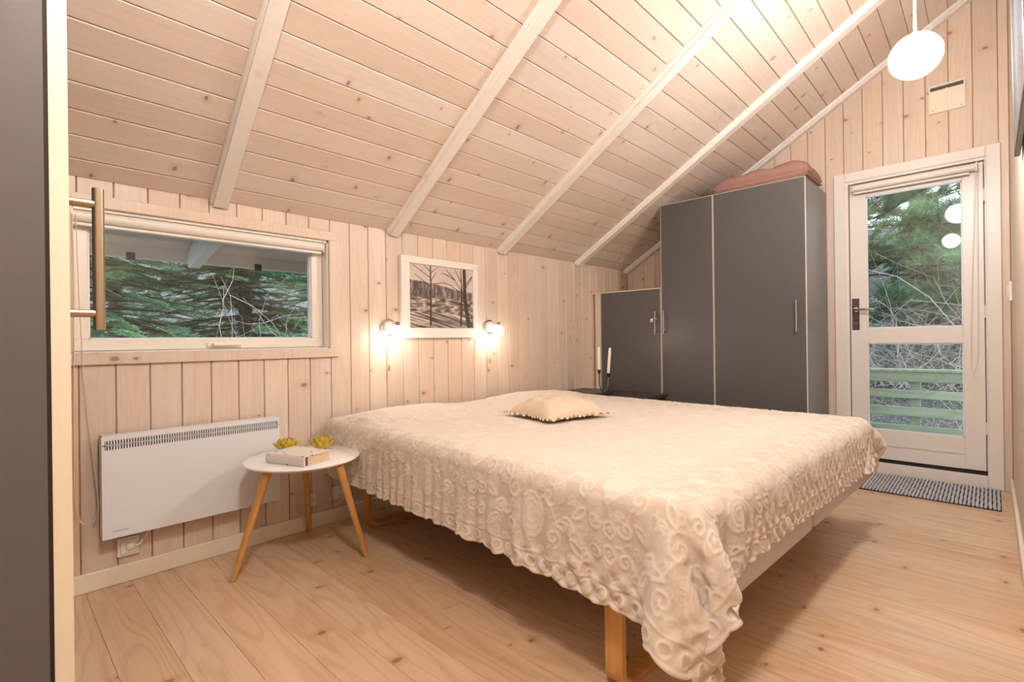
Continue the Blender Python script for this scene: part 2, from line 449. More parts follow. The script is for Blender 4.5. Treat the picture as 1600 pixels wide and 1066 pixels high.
gy0, gy1, gz0, gz1 = .268, 1.140, .944, 1.383
s_ = MB()
for a in ((wy0 + .008, wy1 - .008, wz0 + .006, gz0), (wy0 + .008, wy1 - .008, gz1, wz1 - .014), (wy0 + .008, gy0, gz0, gz1), (gy1, wy1 - .008, gz0, gz1)):
    s_.box(SX - .05, SX, *a, .003)
s_.build('sash_frame', M['white'], sash)
bd = MB()
for a in ((gy0 - .002, gy1 + .002, gz0 - .001, gz0 + .006), (gy0 - .002, gy1 + .002, gz1 - .006, gz1 + .001), (gy0 - .001, gy0 + .005, gz0, gz1), (gy1 - .005, gy1 + .001, gz0, gz1)):
    bd.box(SX - .035, SX - .012, *a)
bd.build('glazing_bead', M['eave'], sash)
MB().box(SX - .030, SX - .026, gy0, gy1, gz0, gz1).build('pane', M['glass'], sash)
hd = MB(); hd.box(SX, SX + .008, .665, .735, .908, .930, .003, 2); hd.tube([(SX + .008, .690, .918), (SX + .022, .692, .918)], .008, 12)
hd.box(SX + .018, SX + .028, .685, .800, .912, .928, .004, 2)
hd.build('window_catch', M['plastic'], win, smooth=True)
# roller blind in the window head
t = thing('roller_blind', 'rolled-up cream blind in the head of the wide left window', 'blind', (A - .005, .7, 1.405))
m = MB(); m.tube([(-.012, -.485, .002), (-.012, .480, .002)], .022, 20); m.build('roll', M['white'], t, smooth=True)
m = MB(); m.box(-.022, -.004, -.482, .478, -.034, -.022, .003); m.build('bottom_bar', M['white'], t)
for yy in (-.4855, .4805): 
    m = MB(); m.box(-.035, .012, yy, yy + .004, -.024, .030, .001); m.build('bracket', M['plastic'], t)
m = MB()
ch = [(.030, -.484, .0), (.031, -.482, -.3), (.034, -.485, -.6), (.036, -.489, -1.0), (.040, -.482, -1.09)]
ch += [(.042, -.470, -1.135), (.044, -.450, -1.150), (.044, -.432, -1.135), (.042, -.420, -1.09), (.040, -.423, -1.02), (.036, -.442, -.8), (.033, -.458, -.6), (.031, -.468, -.3), (.030, -.474, 0)]
m.tube(ch, .0016, 6); m.build('pull_chain', M['cord'], t, smooth=True)
# beads along the near strand
m = MB()
for k in range(44):
    z = -.62 - k * .009
    m.lathe([(.0004, -.0022), (.0022, 0), (.0004, .0022)], 6, (.034 + .004 * k / 44, -.4853 - .0035 * k / 44, z))
m.build('chain_bead', M['cord'], t, smooth=True, kind='stuff')

# ------------------------------------------------------------------ eave outside the window
ev = thing('roof_eave', 'white painted roof eave with rafter tail seen above the window', 'eave', (A, 0, 0))
m = MB(); m.prism([(-.165, 1.46), (-.62, 1.46 - .20), (-.62, 1.49 - .20), (-.165, 1.49)], -2.0, 5.0, lambda a, b, t: (a, t, b + .145)); m.build('soffit_board', M['soffit'], ev)
m = MB(); m.box(-.64, -.60, -2, 5, 1.350, 1.432, .003); m.build('fascia_board', M['eave'], ev)
for yy in (-.26, .715, 1.69, 2.66):
    m = MB(); m.prism([(-.16, 1.36), (-.16, 1.52), (-.599, 1.36), (-.599, 1.285), (-.57, 1.275)], yy + .015, yy + .060, lambda a, b, t: (a, t, b + .045)); m.build('rafter_tail', M['eave'], ev)
for yy in (.47, 1.06):
    m = MB(); m.box(-.60, -.594, yy, yy + .035, 1.338, 1.375); m.build('clip', M['grey_metal'], ev)

# ------------------------------------------------------------------ door_1 (back wall)
dr = bpy.data.objects.new('door_1', None); link(dr); dr['kind'] = 'structure'
YF = B - .018
part('casing_board', -.787, -.722, YF, B + .01, 0, 2.046, M['doorwhite'], dr, .003)
part('casing_board', -.012, .052, YF, B + .01, 0, 2.046, M['doorwhite'], dr, .003)
part('casing_board', -.7215, -.0125, YF, B + .01, 1.982, 2.046, M['doorwhite'], dr, .003)
m = MB()
m.box(-.735, -.703, B - .008, B + .14, 0, 2.0, .002); m.box(-.018, .012, B - .008, B + .14, 0, 2.0, .002); m.box(-.703, -.018, B - .008, B + .14, 1.965, 2.0, .002)
m.build('door_frame', M['doorwhite'], dr)
m = MB(); m.box(-.703, -.018, B - .012, B + .14, 0, .074, .003); m.build('threshold', M['doorwhite'], dr)
m = MB(); m.box(-.703, -.018, B - .002, B + .13, .074, .090, .004); m.build('sill_strip', M['gap'], dr)
m = MB(); m.box(-.704, -.684, B + .048, B + .07, .09, 1.966); m.box(-.036, -.017, B + .048, B + .07, .09, 1.966); m.box(-.684, -.036, B + .048, B + .07, 1.945, 1.966); m.box(-.684, -.036, B + .048, B + .07, .09, .115); m.build('door_stop', M['doorwhite'], dr)
leaf = bpy.data.objects.new('door_leaf', None); link(leaf, dr)
LX0, LX1, LZ0, LZ1 = -.698, -.024, .098, 1.958
U0, U1, D0, D1 = .972, 1.866, .290, .870
GX0, GX1 = -.604, -.120
Y0, Y1 = B + .004, B + .046
m = MB()
m.box(LX0, GX0, Y0, Y1, LZ0, LZ1, .002); m.box(GX1, LX1, Y0, Y1, LZ0, LZ1, .002)
m.box(GX0, GX1, Y0, Y1, U1, LZ1); m.box(GX0, GX1, Y0, Y1, D1, U0); m.box(GX0, GX1, Y0, Y1, .187, D0); m.box(GX0, GX1, Y0, Y1, LZ0, .180); m.box(GX0, GX1, Y0 + .006, Y1, .178, .19)
m.build('leaf_frame', M['doorwhite'], leaf)
m = MB()
for z0, z1 in ((U0, U1), (D0, D1)):
    for a in ((GX0 - .001, GX1 + .001, z0 - .001, z0 + .007), (GX0 - .001, GX1 + .001, z1 - .006, z1 + .001), (GX0 - .001, GX0 + .006, z0, z1), (GX1 - .006, GX1 + .001, z0, z1)):
        m.box(a[0], a[1], Y0 + .006, Y0 + .022, a[2], a[3])
m.build('glazing_bead', M['eave'], leaf)
MB().box(GX0, GX1, Y0 + .018, Y0 + .022, U0, U1).build('pane', M['glass'], leaf)
MB().box(GX0, GX1, Y0 + .018, Y0 + .022, D0, D1).build('pane', M['glass'], leaf)
m = MB(); m.box(-.690, -.648, Y0 - .004, Y0, .962, 1.178, .0015); hp = m.build('handle_plate', M['bronze'], dr)
m = MB(); m.tube([(-.668, Y0 - .003, 1.100), (-.668, Y0 - .045, 1.100), (-.655, Y0 - .052, 1.100), (-.56, Y0 - .052, 1.099)], [.009, .009, .0085, .0075], 12); m.lathe([(.016, 0), (.016, -.006), (.008, -.008)], 20, (-.668, Y0 - .004, 1.100), axis='y')
m.build('lever', M['chrome'], dr, smooth=True)
m = MB(); m.tube([(-.668, Y0 - .0035, 1.01), (-.668, Y0 - .008, 1.01)], .007, 12); m.build('key_rose', M['chrome'], dr)
for z in (.32, 1.02, 1.72):
    m = MB(); m.tube([(-.021, Y0 - .004, z), (-.021, Y0 - .004, z + .075)], .0045, 8); m.build('hinge', M['doorwhite'], dr, smooth=True)
t = thing('roller_blind', 'rolled-up grey blind above the glazed garden door', 'blind', (0, B - .0, 1.92))
m = MB(); m.tube([(-.672, -.034, .004), (-.055, -.034, .004)], .022, 20); m.build('roll', M['rug'] if False else M['doorwhite'], t, smooth=True)
m = MB(); m.box(-.668, -.085, -.044, -.026, -.034, -.022, .002); m.build('bottom_bar', M['doorwhite'], t)
for xx in (-.677, -.054):
    m = MB(); m.box(xx, xx + .004, -.056, .003, -.022, .030); m.build('bracket', M['chrome'], t)
m = MB(); m.tube([(-.050, -.056, .01), (-.052, -.040, -.3), (-.053, -.036, -.8), (-.056, -.034, -1.10), (-.066, -.034, -1.20), (-.076, -.033, -1.235), (-.086, -.034, -1.17), (-.086, -.035, -1.05), (-.079, -.036, -.7), (-.066, -.040, -.3), (-.058, -.056, .01)], .0015, 6); m.build('pull_chain', M['doorwhite'], t, smooth=True)

# wall vent above the door
t = thing('wall_vent', 'cream louvred vent cover on the gable wall above the door', 'vent', (-.183, B, 2.397))
m = MB()
for a in ((-.086, .086, .076, .086), (-.086, .086, -.086, -.060), (-.086, -.078, -.06, .076), (.078, .086, -.06, .076), (-.004, .004, -.06, .056)): m.box(a[0], a[1], -.014, 0, a[2], a[3], .001)
m.build('vent_frame', M['cream'], t)
m = MB(); m.box(-.078, -.004, -.009, 0, -.06, .054); m.box(.004, .078, -.008, 0, -.06, .054); m.build('slide_plate', M['cream'], t)
m = MB(); m.box(-.078, .078, -.003, 0, .054, .076); m.build('vent_opening', M['soot'], t)
for xx in (-.066, .066):
    m = MB(); m.tube([(xx, -.014, -.073), (xx, -.0165, -.073)], .004, 10); m.build('screw', M['steel'], t)
# switch on the right wall
t = thing('light_switch', 'white light switch on the right wall beside the door', 'switch', (RW, 3.97, 1.16))
m = MB(); m.box(-.014, 0, -.04, .04, -.055, .055, .004, 2); m.build('switch_plate', M['plastic'], t)
m = MB(); m.box(-.020, -.014, -.022, .022, -.030, .030, .002); m.build('rocker', M['plastic'], t)

# ------------------------------------------------------------------ wardrobes
def bar_handle(parent, x, yf, z0, z1, n=-1, r_=.005, off=.030, mat=None, name='handle'):
    m = MB(); m.tube([(x, yf + n * off, z0), (x, yf + n * off, z1)], r_, 12)
    for z in (z0 + .022, z1 - .022): m.tube([(x, yf, z), (x, yf + n * off, z)], r_ * .8, 10)
    return m.build(name, mat or M['steel'], parent, smooth=True)
WY = 3.55
t = thing('wardrobe', 'tall charcoal two-door wardrobe between low cabinet and garden door', 'wardrobe', (0, 0, 0))
m = MB(); m.box(-1.815, -1.797, WY + .021, B - .004, .0, 1.935); m.build('side_panel', M['lamside'], t)
m = MB(); m.box(-.852, -.834, WY + .021, B - .004, .0, 1.935); m.build('side_panel', M['lamside'], t)
m = MB(); m.box(-1.797, -.852, WY + .021, B - .004, 1.918, 1.936); m.build('top_panel', M['lamside'], t)
m = MB(); m.box(-1.797, -.852, B - .012, B - .004, .08, 1.918); m.build('back_panel', M['lamside'], t)
m = MB(); m.box(-1.797, -.852, WY + .06, WY + .078, 0, .078); m.build('plinth', M['lam'], t)
m = MB(); m.box(-1.797, -.852, WY + .03, B - .012, .08, .098); m.build('shelf', M['lamside'], t)
for x0, x1, hx in ((-1.812, -1.416, -1.782), (-1.411, -.833, -.884)):
    m = MB(); m.box(x0 + .003, x1 - .003, WY, WY + .018, .085, 1.929); o = m.build('door', M['lam'], t)
    e = MB()
    for a in ((x0, x0 + .003, .082, 1.932), (x1 - .003, x1, .082, 1.932), (x0 + .003, x1 - .003, .082, .085), (x0 + .003, x1 - .003, 1.929, 1.932)): e.box(a[0], a[1], WY - .0004, WY + .018, a[2], a[3])
    e.build('edge_band', M['edge'], o)
    bar_handle(o, hx, WY, .952, 1.132 if hx < -1 else 1.152)
t = thing('low_cabinet', 'low charcoal cabinet with one door left of the tall wardrobe', 'cabinet')
m = MB(); m.box(-2.432, -1.818, WY + .021, B - .004, 1.296, 1.312); m.build('top_panel', M['edge'], t)
m = MB(); m.box(-1.836, -1.818, WY + .021, B - .004, 0, 1.296); m.build('side_panel', M['lamside'], t)
m = MB(); m.box(-2.432, -2.414, WY + .021, B - .004, 0, 1.296); m.build('side_panel', M['edge'], t)
m = MB(); m.box(-2.414, -2.366, WY + .006, WY + .024, 0, 1.296); m.build('filler_strip', M['edge'], t)
m = MB(); m.box(-2.436, -2.362, WY - .004, WY + .022, 1.297, 1.309, .002); m.build('cap_strip', M['edge'], t)
m = MB(); m.box(-2.356, -1.821, WY, WY + .018, .085, 1.302); o = m.build('door', M['lam'], t)
e = MB()
for a in ((-2.359, -2.356, .082, 1.305), (-1.821, -1.818, .082, 1.305), (-2.356, -1.821, .082, .085), (-2.356, -1.821, 1.302, 1.306)): e.box(a[0], a[1], WY - .0004, WY + .018, a[2], a[3])
e.build('edge_band', M['edge'], o)
bar_handle(o, -1.853, WY, .952, 1.130)
m = MB(); m.box(-1.885, -1.862, WY - .045, WY - .038, 1.045, 1.075, .002); m.tube([(-1.872, WY - .03, 1.06), (-1.853, WY - .035, 1.075), (-1.838, WY - .03, 1.065)], .006, 8); m.build('padlock', M['chrome'], o, smooth=True)

# folded quilt on the wardrobe
def squash(name, mat, cx, cy, cz, lx, ly, h, parent=None, nx=60, ny=36, rot=0, prof=None, seed=0, ripple=.004, rpow=2.6):
    rg = np.random.default_rng(seed)
    uu = np.linspace(-1, 1, nx); vv = np.linspace(-1, 1, ny); U, V = np.meshgrid(uu, vv)
    e = (1 - np.abs(U) ** rpow).clip(0) ** .5 * (1 - np.abs(V) ** rpow).clip(0) ** .5
    X = U * lx / 2 * (1 - .05 * (1 - np.abs(V) ** 2) * 0); Y = V * ly / 2
    wr = sum(rg.normal(0, 1) * np.sin(U * rg.uniform(2, 9) + V * rg.uniform(2, 9) + rg.uniform(0, 6)) for _ in range(8)) * ripple
    top = e * h * (prof(U, V) if prof else 1) + wr * e; bot = -e * h * .25
    Z = np.stack([top, bot]); ca, sa = math.cos(rot), math.sin(rot)
    P = np.stack([np.stack([cx + X * ca - Y * sa, cy + X * sa + Y * ca, cz + z], -1) for z in Z]).reshape(-1, 3)
    idx = np.arange(nx * ny).reshape(ny, nx)
    F = np.stack([idx[:-1, :-1], idx[:-1, 1:], idx[1:, 1:], idx[1:, :-1]], -1).reshape(-1, 4)
    F = np.concatenate([F, F[:, ::-1] + nx * ny])
    # close the rim
    rim = np.concatenate([idx[0, :-1], idx[:-1, -1], idx[-1, :0:-1], idx[:0:-1, 0]]); rn = np.roll(rim, -1)
    F = np.concatenate([F, np.stack([rn, rim, rim + nx * ny, rn + nx * ny], -1)])
    return raw_mesh(name, P, F, mat, parent, smooth=True)
t = thing('folded_quilt', 'dusty rose folded quilt lying on top of the tall wardrobe', 'quilt', (-1.122, 3.752, 1.938))
squash('lower_fold', M['quilt'], 0, 0, .010, .61, .36, .030, t, seed=2, ripple=.003, rpow=9)
def quilted(U, V):
    return (.60 + .40 * np.clip((U + 1) / 1.5, 0, 1) ** .8) * (1 + .015 * np.cos(U * 22 + V * 3) + .02 * np.cos(V * 14 + U * 9)) - .10 * np.clip(U - .6, 0, 1)
squash('upper_fold', M['quilt'], .0, 0, .034, .61, .36, .098, t, nx=110, ny=60, seed=5, ripple=.0035, rpow=7, prof=quilted)

# near wardrobe (only its open edge and handle are in view)
t = thing('wardrobe', 'near charcoal wardrobe cut off by the left edge of the photo', 'wardrobe', (0, 0, 0))
NX, NY_ = -.850, .0730
m = MB(); m.box(NX - .018, NX, RE + .016, .0500, 0, 1.935); m.build('side_panel', M['lam'], t)
m = MB(); m.box(-1.70, -1.682, RE + .016, .0500, 0, 1.935); m.build('side_panel', M['lam'], t)
m = MB(); m.box(-1.682, NX - .018, RE + .016, .0500, 1.917, 1.935); m.build('top_panel', M['lam'], t)
m = MB(); m.box(-1.682, NX - .018, RE + .016, RE + .024, .08, 1.917); m.build('back_panel', M['lam'], t)
m = MB(); m.box(-1.682, NX - .018, RE + .030, .040, .08, .098); m.build('shelf', M['lam'], t)
m = MB(); m.box(NX - .018, NX - .001, .0500, .0545, .02, 1.93); m.build('hinge_gap', M['gap'], t)
for x0, x1 in ((-1.698, -1.276), (-1.272, NX)):
    m = MB(); m.box(x0, x1 - .002, .0545, NY_, .03, 1.932); o = m.build('door', M['lam'], t)
    m = MB(); m.box(x1 - .002, x1, .0545, NY_, .03, 1.932); m.build('edge_band', M['edge'], o)
    if x1 == NX: bar_handle(o, x1 - .030, NY_, .9415, 1.134, n=1, r_=.0068, off=.0325, mat=M['brass'])

# ------------------------------------------------------------------ panel heater
t = thing('panel_heater', 'flat white electric panel heater on the plank wall under the window', 'heater', (A, .603, .392))
HX = .085; h0, h1, y0, y1 = -.190, .190, -.319, .319
m = MB(); m.box(.022, HX - .004, y0 + .006, y1 - .006, h0 + .008, h1 - .006); m.build('heater_core', M['grey_metal'], t)
m = MB(); m.box(HX - .004, HX, y0, y1, h0, .139)
m.box(HX - .004, HX, y0, y1, .174, h1); m.box(HX - .004, HX, y0, y1, .155, .1585)
n = 72; pw = (.614) / n
for k in range(n + 1):
    yy = -.307 + k * pw
    m.box(HX - .004, HX, yy - pw * .27, yy + pw * .27, .139, .174)
m.box(HX - .004, HX, y0, -.307, .139, .174); m.box(HX - .004, HX, .307, y1, .139, .174)
m.box(.03, HX - .004, y0, y0 + .003, h0, h1); m.box(.03, HX - .004, y1 - .003, y1, h0, h1); m.box(.03, HX - .004, y0, y1, h1 - .002, h1); m.box(.03, HX - .004, y0, y1, h0, h0 + .002)
m.build('front_cover', M['heater'], t)
for yy in (-.2, .2):
    m = MB(); m.box(0, .024, yy - .02, yy + .02, -.15, .15); m.build('bracket', M['grey_metal'], t)
cu = bpy.data.curves.new('lettering', 'FONT'); cu.body = 'thermowatt'; cu.size = .0095; cu.extrude = .0002
to = bpy.data.objects.new('lettering', cu); link(to)
dg = bpy.context.evaluated_depsgraph_get(); me = bpy.data.meshes.new_from_object(to.evaluated_get(dg)); bpy.data.objects.remove(to)
me.materials.clear(); me.materials.append(plain('grey_print', lin(140, 134, 130), .5))
lo = bpy.data.objects.new('lettering', me); link(lo, t); lo.location = (HX + .0004, -.288, -.167); lo.rotation_euler = (pi / 2, 0, pi / 2)
m = MB(); m.tube([(.05, -.17, -.188), (.04, -.172, -.205), (.022, -.185, -.235), (.032, -.20, -.252), (.035, -.215, -.250)], .0032, 8); m.build('power_cable', M['plastic'], t, smooth=True)

# wall sockets
def socket(label, y, z, w_, h_, style):
    t = thing('wall_socket', label, 'socket', (A, y, z))
    m = MB(); m.box(0, .016, -w_ / 2, w_ / 2, -h_ / 2, h_ / 2, .003, 2); m.build('socket_plate', M['plastic'], t)
    m = MB()
    if style == 'switch': m.box(.016, .020, -w_ * .36, w_ * .36, -h_ * .36, h_ * .36, .0015)
    else:
        m.box(.016, .018, -w_ * .32, w_ * .32, -h_ * .32, h_ * .32, .001)
    m.build('socket_insert', M['plastic'], t)
    if style == 'switch':
        m = MB(); m.lathe([(.013, 0), (.013, .006), (.009, .009)], 20, (.020, .004, .0), axis='x'); m.build('plug', M['plastic'], t, smooth=True)
    else:
        m = MB()
        for a in ((-.006, .006), (.006, .006), (0, -.006)): m.tube([(.0175, a[0], a[1]), (.0186, a[0], a[1])], .0024, 8)
        m.build('pin_hole', M['gap'], t)
    return t
socket('white connection box below the left end of the panel heater', .371, .138, .070, .072, 'switch')
socket('small white wall socket right of the table rear leg', 1.103, .141, .040, .056, 'pins')
t = socket('white wall socket with plug near the head of the bed', 1.243, .146, .062, .062, 'pins')
m = MB(); m.lathe([(.016, 0), (.016, .02), (.011, .028)], 20, (.0187, .006, 0), axis='x'); m.build('plug', M['plastic'], t, smooth=True)
m = MB(); m.tube([(.046, .006, -.002), (.055, .002, -.02), (.05, -.018, -.040), (.03, -.030, -.052), (.022, -.045, -.056)], .0028, 8); m.build('power_cable', M['plastic'], t, smooth=True)

# ------------------------------------------------------------------ picture between the sconces
t = thing('framed_picture', 'white framed monochrome print of bare trees between two wall lamps', 'picture', (A, 1.925, 1.179))
PX = .028
oy0, oy1, oz0, oz1 = -.298, .292, -.238, .238; iy0, iy1, iz0, iz1 = -.240, .252, -.178, .198
m = MB()
for a in ((oy0, oy1, iz1, oz1), (oy0, oy1, oz0, iz0), (oy0, iy0, iz0, iz1), (iy1, oy1, iz0, iz1)): m.box(0.003, PX, *a, .0015)
m.build('frame', M['plastic'], t)
nx, ny = 260, 200
U, V = np.meshgrid(np.linspace(0, 1, nx), np.linspace(0, 1, ny))
rg = np.random.default_rng(8)
def fbm(U, V, sx, sy, oct=5, seed=0):
    r_ = np.random.default_rng(seed); out = 0; amp = 1; tot = 0
    for o_ in range(oct):
        gx, gy = int(sx * 2 ** o_) + 3, int(sy * 2 ** o_) + 3
        g = r_.random((gy, gx)); a = (U - U.min()) / max(np.ptp(U), 1e-6) * sx * 2 ** o_; b = (V - V.min()) / max(np.ptp(V), 1e-6) * sy * 2 ** o_
        i = np.clip(a.astype(int), 0, gx - 2); j = np.clip(b.astype(int), 0, gy - 2); fa = a - i; fb = b - j
        fa = fa * fa * (3 - 2 * fa); fb = fb * fb * (3 - 2 * fb)
        out = out + amp * ((g[j, i] * (1 - fa) + g[j, i + 1] * fa) * (1 - fb) + (g[j + 1, i] * (1 - fa) + g[j + 1, i + 1] * fa) * fb)
        tot += amp; amp *= .55
    return out / tot
img = .88 + .10 * (fbm(U, V, 5, 12, 5, 1) - .5)
ridge = .74 - .16 * U + .04 * fbm(U, V * 0, 9, 1, 4, 2)
hill = (V < ridge) & (V > .50 - .04 * U)
img = np.where(hill, .30 + .9 * (fbm(U, V, 40, 9, 4, 3) - .45) + .12 * U, img)
gr = V <= .50 - .04 * U
field = .50 + 1.5 * (fbm(U, V, 14, 40, 5, 4) - .5)
sl_ = fbm((U + V * .9) % 1.9, V + U * .3, 8, 60, 4, 5)
field = np.where(V < .26 - .10 * np.abs(U - .3), .60 + 1.9 * (sl_ - .52), field)
img = np.where(gr, field, img)
def stroke(x0, y0, x1, y1, w0, w1, dk=.12):
    global img
    L2 = (x1 - x0) ** 2 + (y1 - y0) ** 2
    tt = np.clip(((U - x0) * (x1 - x0) + (V - y0) * (y1 - y0)) / L2, 0, 1)
    w0, w1 = w0 * 1.45, w1 * 1.45 + .0012
    dd = np.hypot((U - x0 - tt * (x1 - x0)) * 1.27, V - y0 - tt * (y1 - y0))
    a = np.clip((w0 + (w1 - w0) * tt - dd) / .003 + .5, 0, 1)
    img = img * (1 - a) + (dk + .08 * fbm(U, V, 60, 60, 2, 9)) * a
stroke(.315, .05, .318, .98, .013, .007)
for a in ((.318, .80, .06, .98), (.318, .66, .08, .84), (.318, .74, .40, .90), (.318, .88, .42, .97), (.318, .70, .52, .74), (.52, .74, .66, .70), (.318, .90, .22, .99)): stroke(*a, .005, .002)
stroke(.925, .05, .865, .50, .032, .026); stroke(.865, .50, .86, .99, .026, .022)
stroke(.795, .05, .815, .60, .014, .010); stroke(.815, .60, .80, .98, .010, .004)
for a in ((.81, .62, .70, .80), (.70, .80, .56, .96), (.70, .80, .60, .86), (.80, .78, .70, .98), (.87, .66, .96, .82), (.96, .82, 1.0, .90), (.87, .72, .98, .88), (.81, .60, .66, .68), (.60, .86, .50, .90)): stroke(*a, .006, .0025)
for k in range(26):
    x0 = rg.uniform(.0, 1); y0_ = rg.uniform(.30, .5); stroke(x0, y0_, x0 + rg.uniform(.02, .08), y0_ + rg.uniform(-.01, .01), .003, .001, .2)
for k in range(30):
    x0 = rg.uniform(.62, .84); stroke(x0, .50, x0 + rg.uniform(-.004, .004), rg.uniform(.54, .64), .002, .001, .25)
img = np.clip(img, .03, 1)
P = np.stack([np.full_like(U, .017), iy0 + U * (iy1 - iy0), iz0 + V * (iz1 - iz0)], -1).reshape(-1, 3)
idx = np.arange(nx * ny).reshape(ny, nx); F = np.stack([idx[:-1, :-1], idx[:-1, 1:], idx[1:, 1:], idx[1:, :-1]], -1).reshape(-1, 4)
o = raw_mesh('print', P, F, M['print'], t)
def set_col(o, rgb):
    at = o.data.color_attributes.new('Col', 'FLOAT_COLOR', 'POINT')
    c = np.ones((len(o.data.vertices), 4), np.float32); c[:, :3] = rgb; at.data.foreach_set('color', c.ravel())
g = (img.ravel() ** 1.9)[:, None]
set_col(o, g * np.array([.80, .66, .56]) + (1 - g) * np.array([.034, .022, .018]))
m = MB(); m.box(.004, .016, iy0, iy1, iz0, iz1); m.build('backing_board', M['plastic'], t)

# ------------------------------------------------------------------ sconces
def sconce(y, z, label):
    t = thing('wall_lamp', label, 'wall lamp', (A, y, z), group=None)
    m = MB(); m.lathe([(.050, 0), (.050, .010), (.046, .016)], 36, (0, 0, 0), axis='x'); m.build('wall_plate', M['chrome'], t, smooth=True)
    m = MB(); m.lathe([(.038, 0), (.037, .010), (.028, .022), (.012, .029)], 32, (.016, 0, 0), axis='x'); m.build('canopy', M['plastic'], t, smooth=True)
    m = MB(); m.tube([(.044, 0, .012), (.070, 0, .022), (.100, 0, .022)], .005, 10); m.lathe([(.006, .012), (.013, .009), (.013, -.010), (.009, -.012)], 20, (.100, 0, .020)); m.build('arm', M['chrome'], t, smooth=True)
    m = MB(); m.lathe([(.012, .012), (.024, .006), (.031, -.012), (.034, -.032), (.035, -.046), (.032, -.046), (.030, -.03), (.026, -.010), (.018, .000)], 32, (.100, 0, -.004), cap0=True, cap1=True); m.build('lamp_shade', M['shade'], t, smooth=True)
    m = MB(); m.tube([(.02, -.004, -.045), (.022, -.006, -.12), (.022, -.006, -.205)], .0011, 6); m.build('pull_cord', M['cord'], t)
    m = MB(); m.lathe([(.001, .022), (.005, .012), (.006, -.012), (.002, -.022)], 12, (.022, -.006, -.225)); m.build('cord_knob', M['oak'], t, smooth=True)
    l = bpy.data.lights.new('bulb', 'POINT'); l.energy = SCONCE_W; l.color = (1, .88, .74); l.shadow_soft_size = .018
    lo = bpy.data.objects.new('bulb', l); link(lo, t); lo.location = (.100, 0, -.062)
sconce(1.550, 1.000, 'lit white wall lamp left of the framed print')
sconce(2.328, 1.012, 'lit white wall lamp right of the framed print')

# ------------------------------------------------------------------ pendants
def pendant(x, y, z, label, gm='globe'):
    t = thing('pendant_lamp', label, 'pendant lamp', (x, y, z))
    rr = .083
    m = MB(); m.lathe([(rr * math.sin(a), rr * .97 * -math.cos(a)) for a in np.linspace(.05, pi - .16, 26)], 48); m.build('globe', M[gm], t, smooth='all')
    m = MB(); m.lathe([(.011, .078), (.011, .086), (.006, .094)], 24); m.build('lamp_cap', M['plastic'], t, smooth=True)
    top = zc(x) - z - .004
    m = MB(); m.tube([(0, 0, .092), (0, 0, top)], .0046, 8); m.build('cord', M['cord'], t, smooth=True)
    m = MB(); m.lathe([(.03, top - .03), (.045, top - .004)], 24); m.build('ceiling_rose', M['plastic'], t, smooth=True)
pendant(-.197, 2.44, 1.98, 'lit round white pendant lamp hanging before the garden door')
pendant(-.33, .30, 2.05, 'second round pendant lamp, seen only as lower reflection in door glass', 'globe_near')

# picture on the right wall
t = thing('framed_picture', 'dark framed glazed picture high on the right wall, seen edge-on', 'picture', (RW - .004, 2.63, 1.575), (0, -.010, 0))
m = MB()
for a in ((-.80, 0, 0, .03), (-.80, 0, .87, .90), (-.80, -.77, .03, .87), (-.03, 0, .03, .87)): m.box(-.017, -.001, a[0], a[1], a[2], a[3], .002)
m.build('frame', M['soot'], t)
m = MB(); m.box(-.010, -.006, -.77, -.03, .03, .87); m.build('picture_glass', M['mirror'], t)

# ------------------------------------------------------------------ bed
BA = math.radians(-2.5); ca, sa = math.cos(BA), math.sin(BA)
BP = (-.475, 1.075); BL, BW, BT = 1.95, 1.74, .530
# bed frame of reference: +x runs to the head (left wall), +y to the far side
bedM = Matrix(((-ca, -sa, 0, BP[0]), (-sa, ca, 0, BP[1]), (0, 0, 1, 0), (0, 0, 0, 1)))
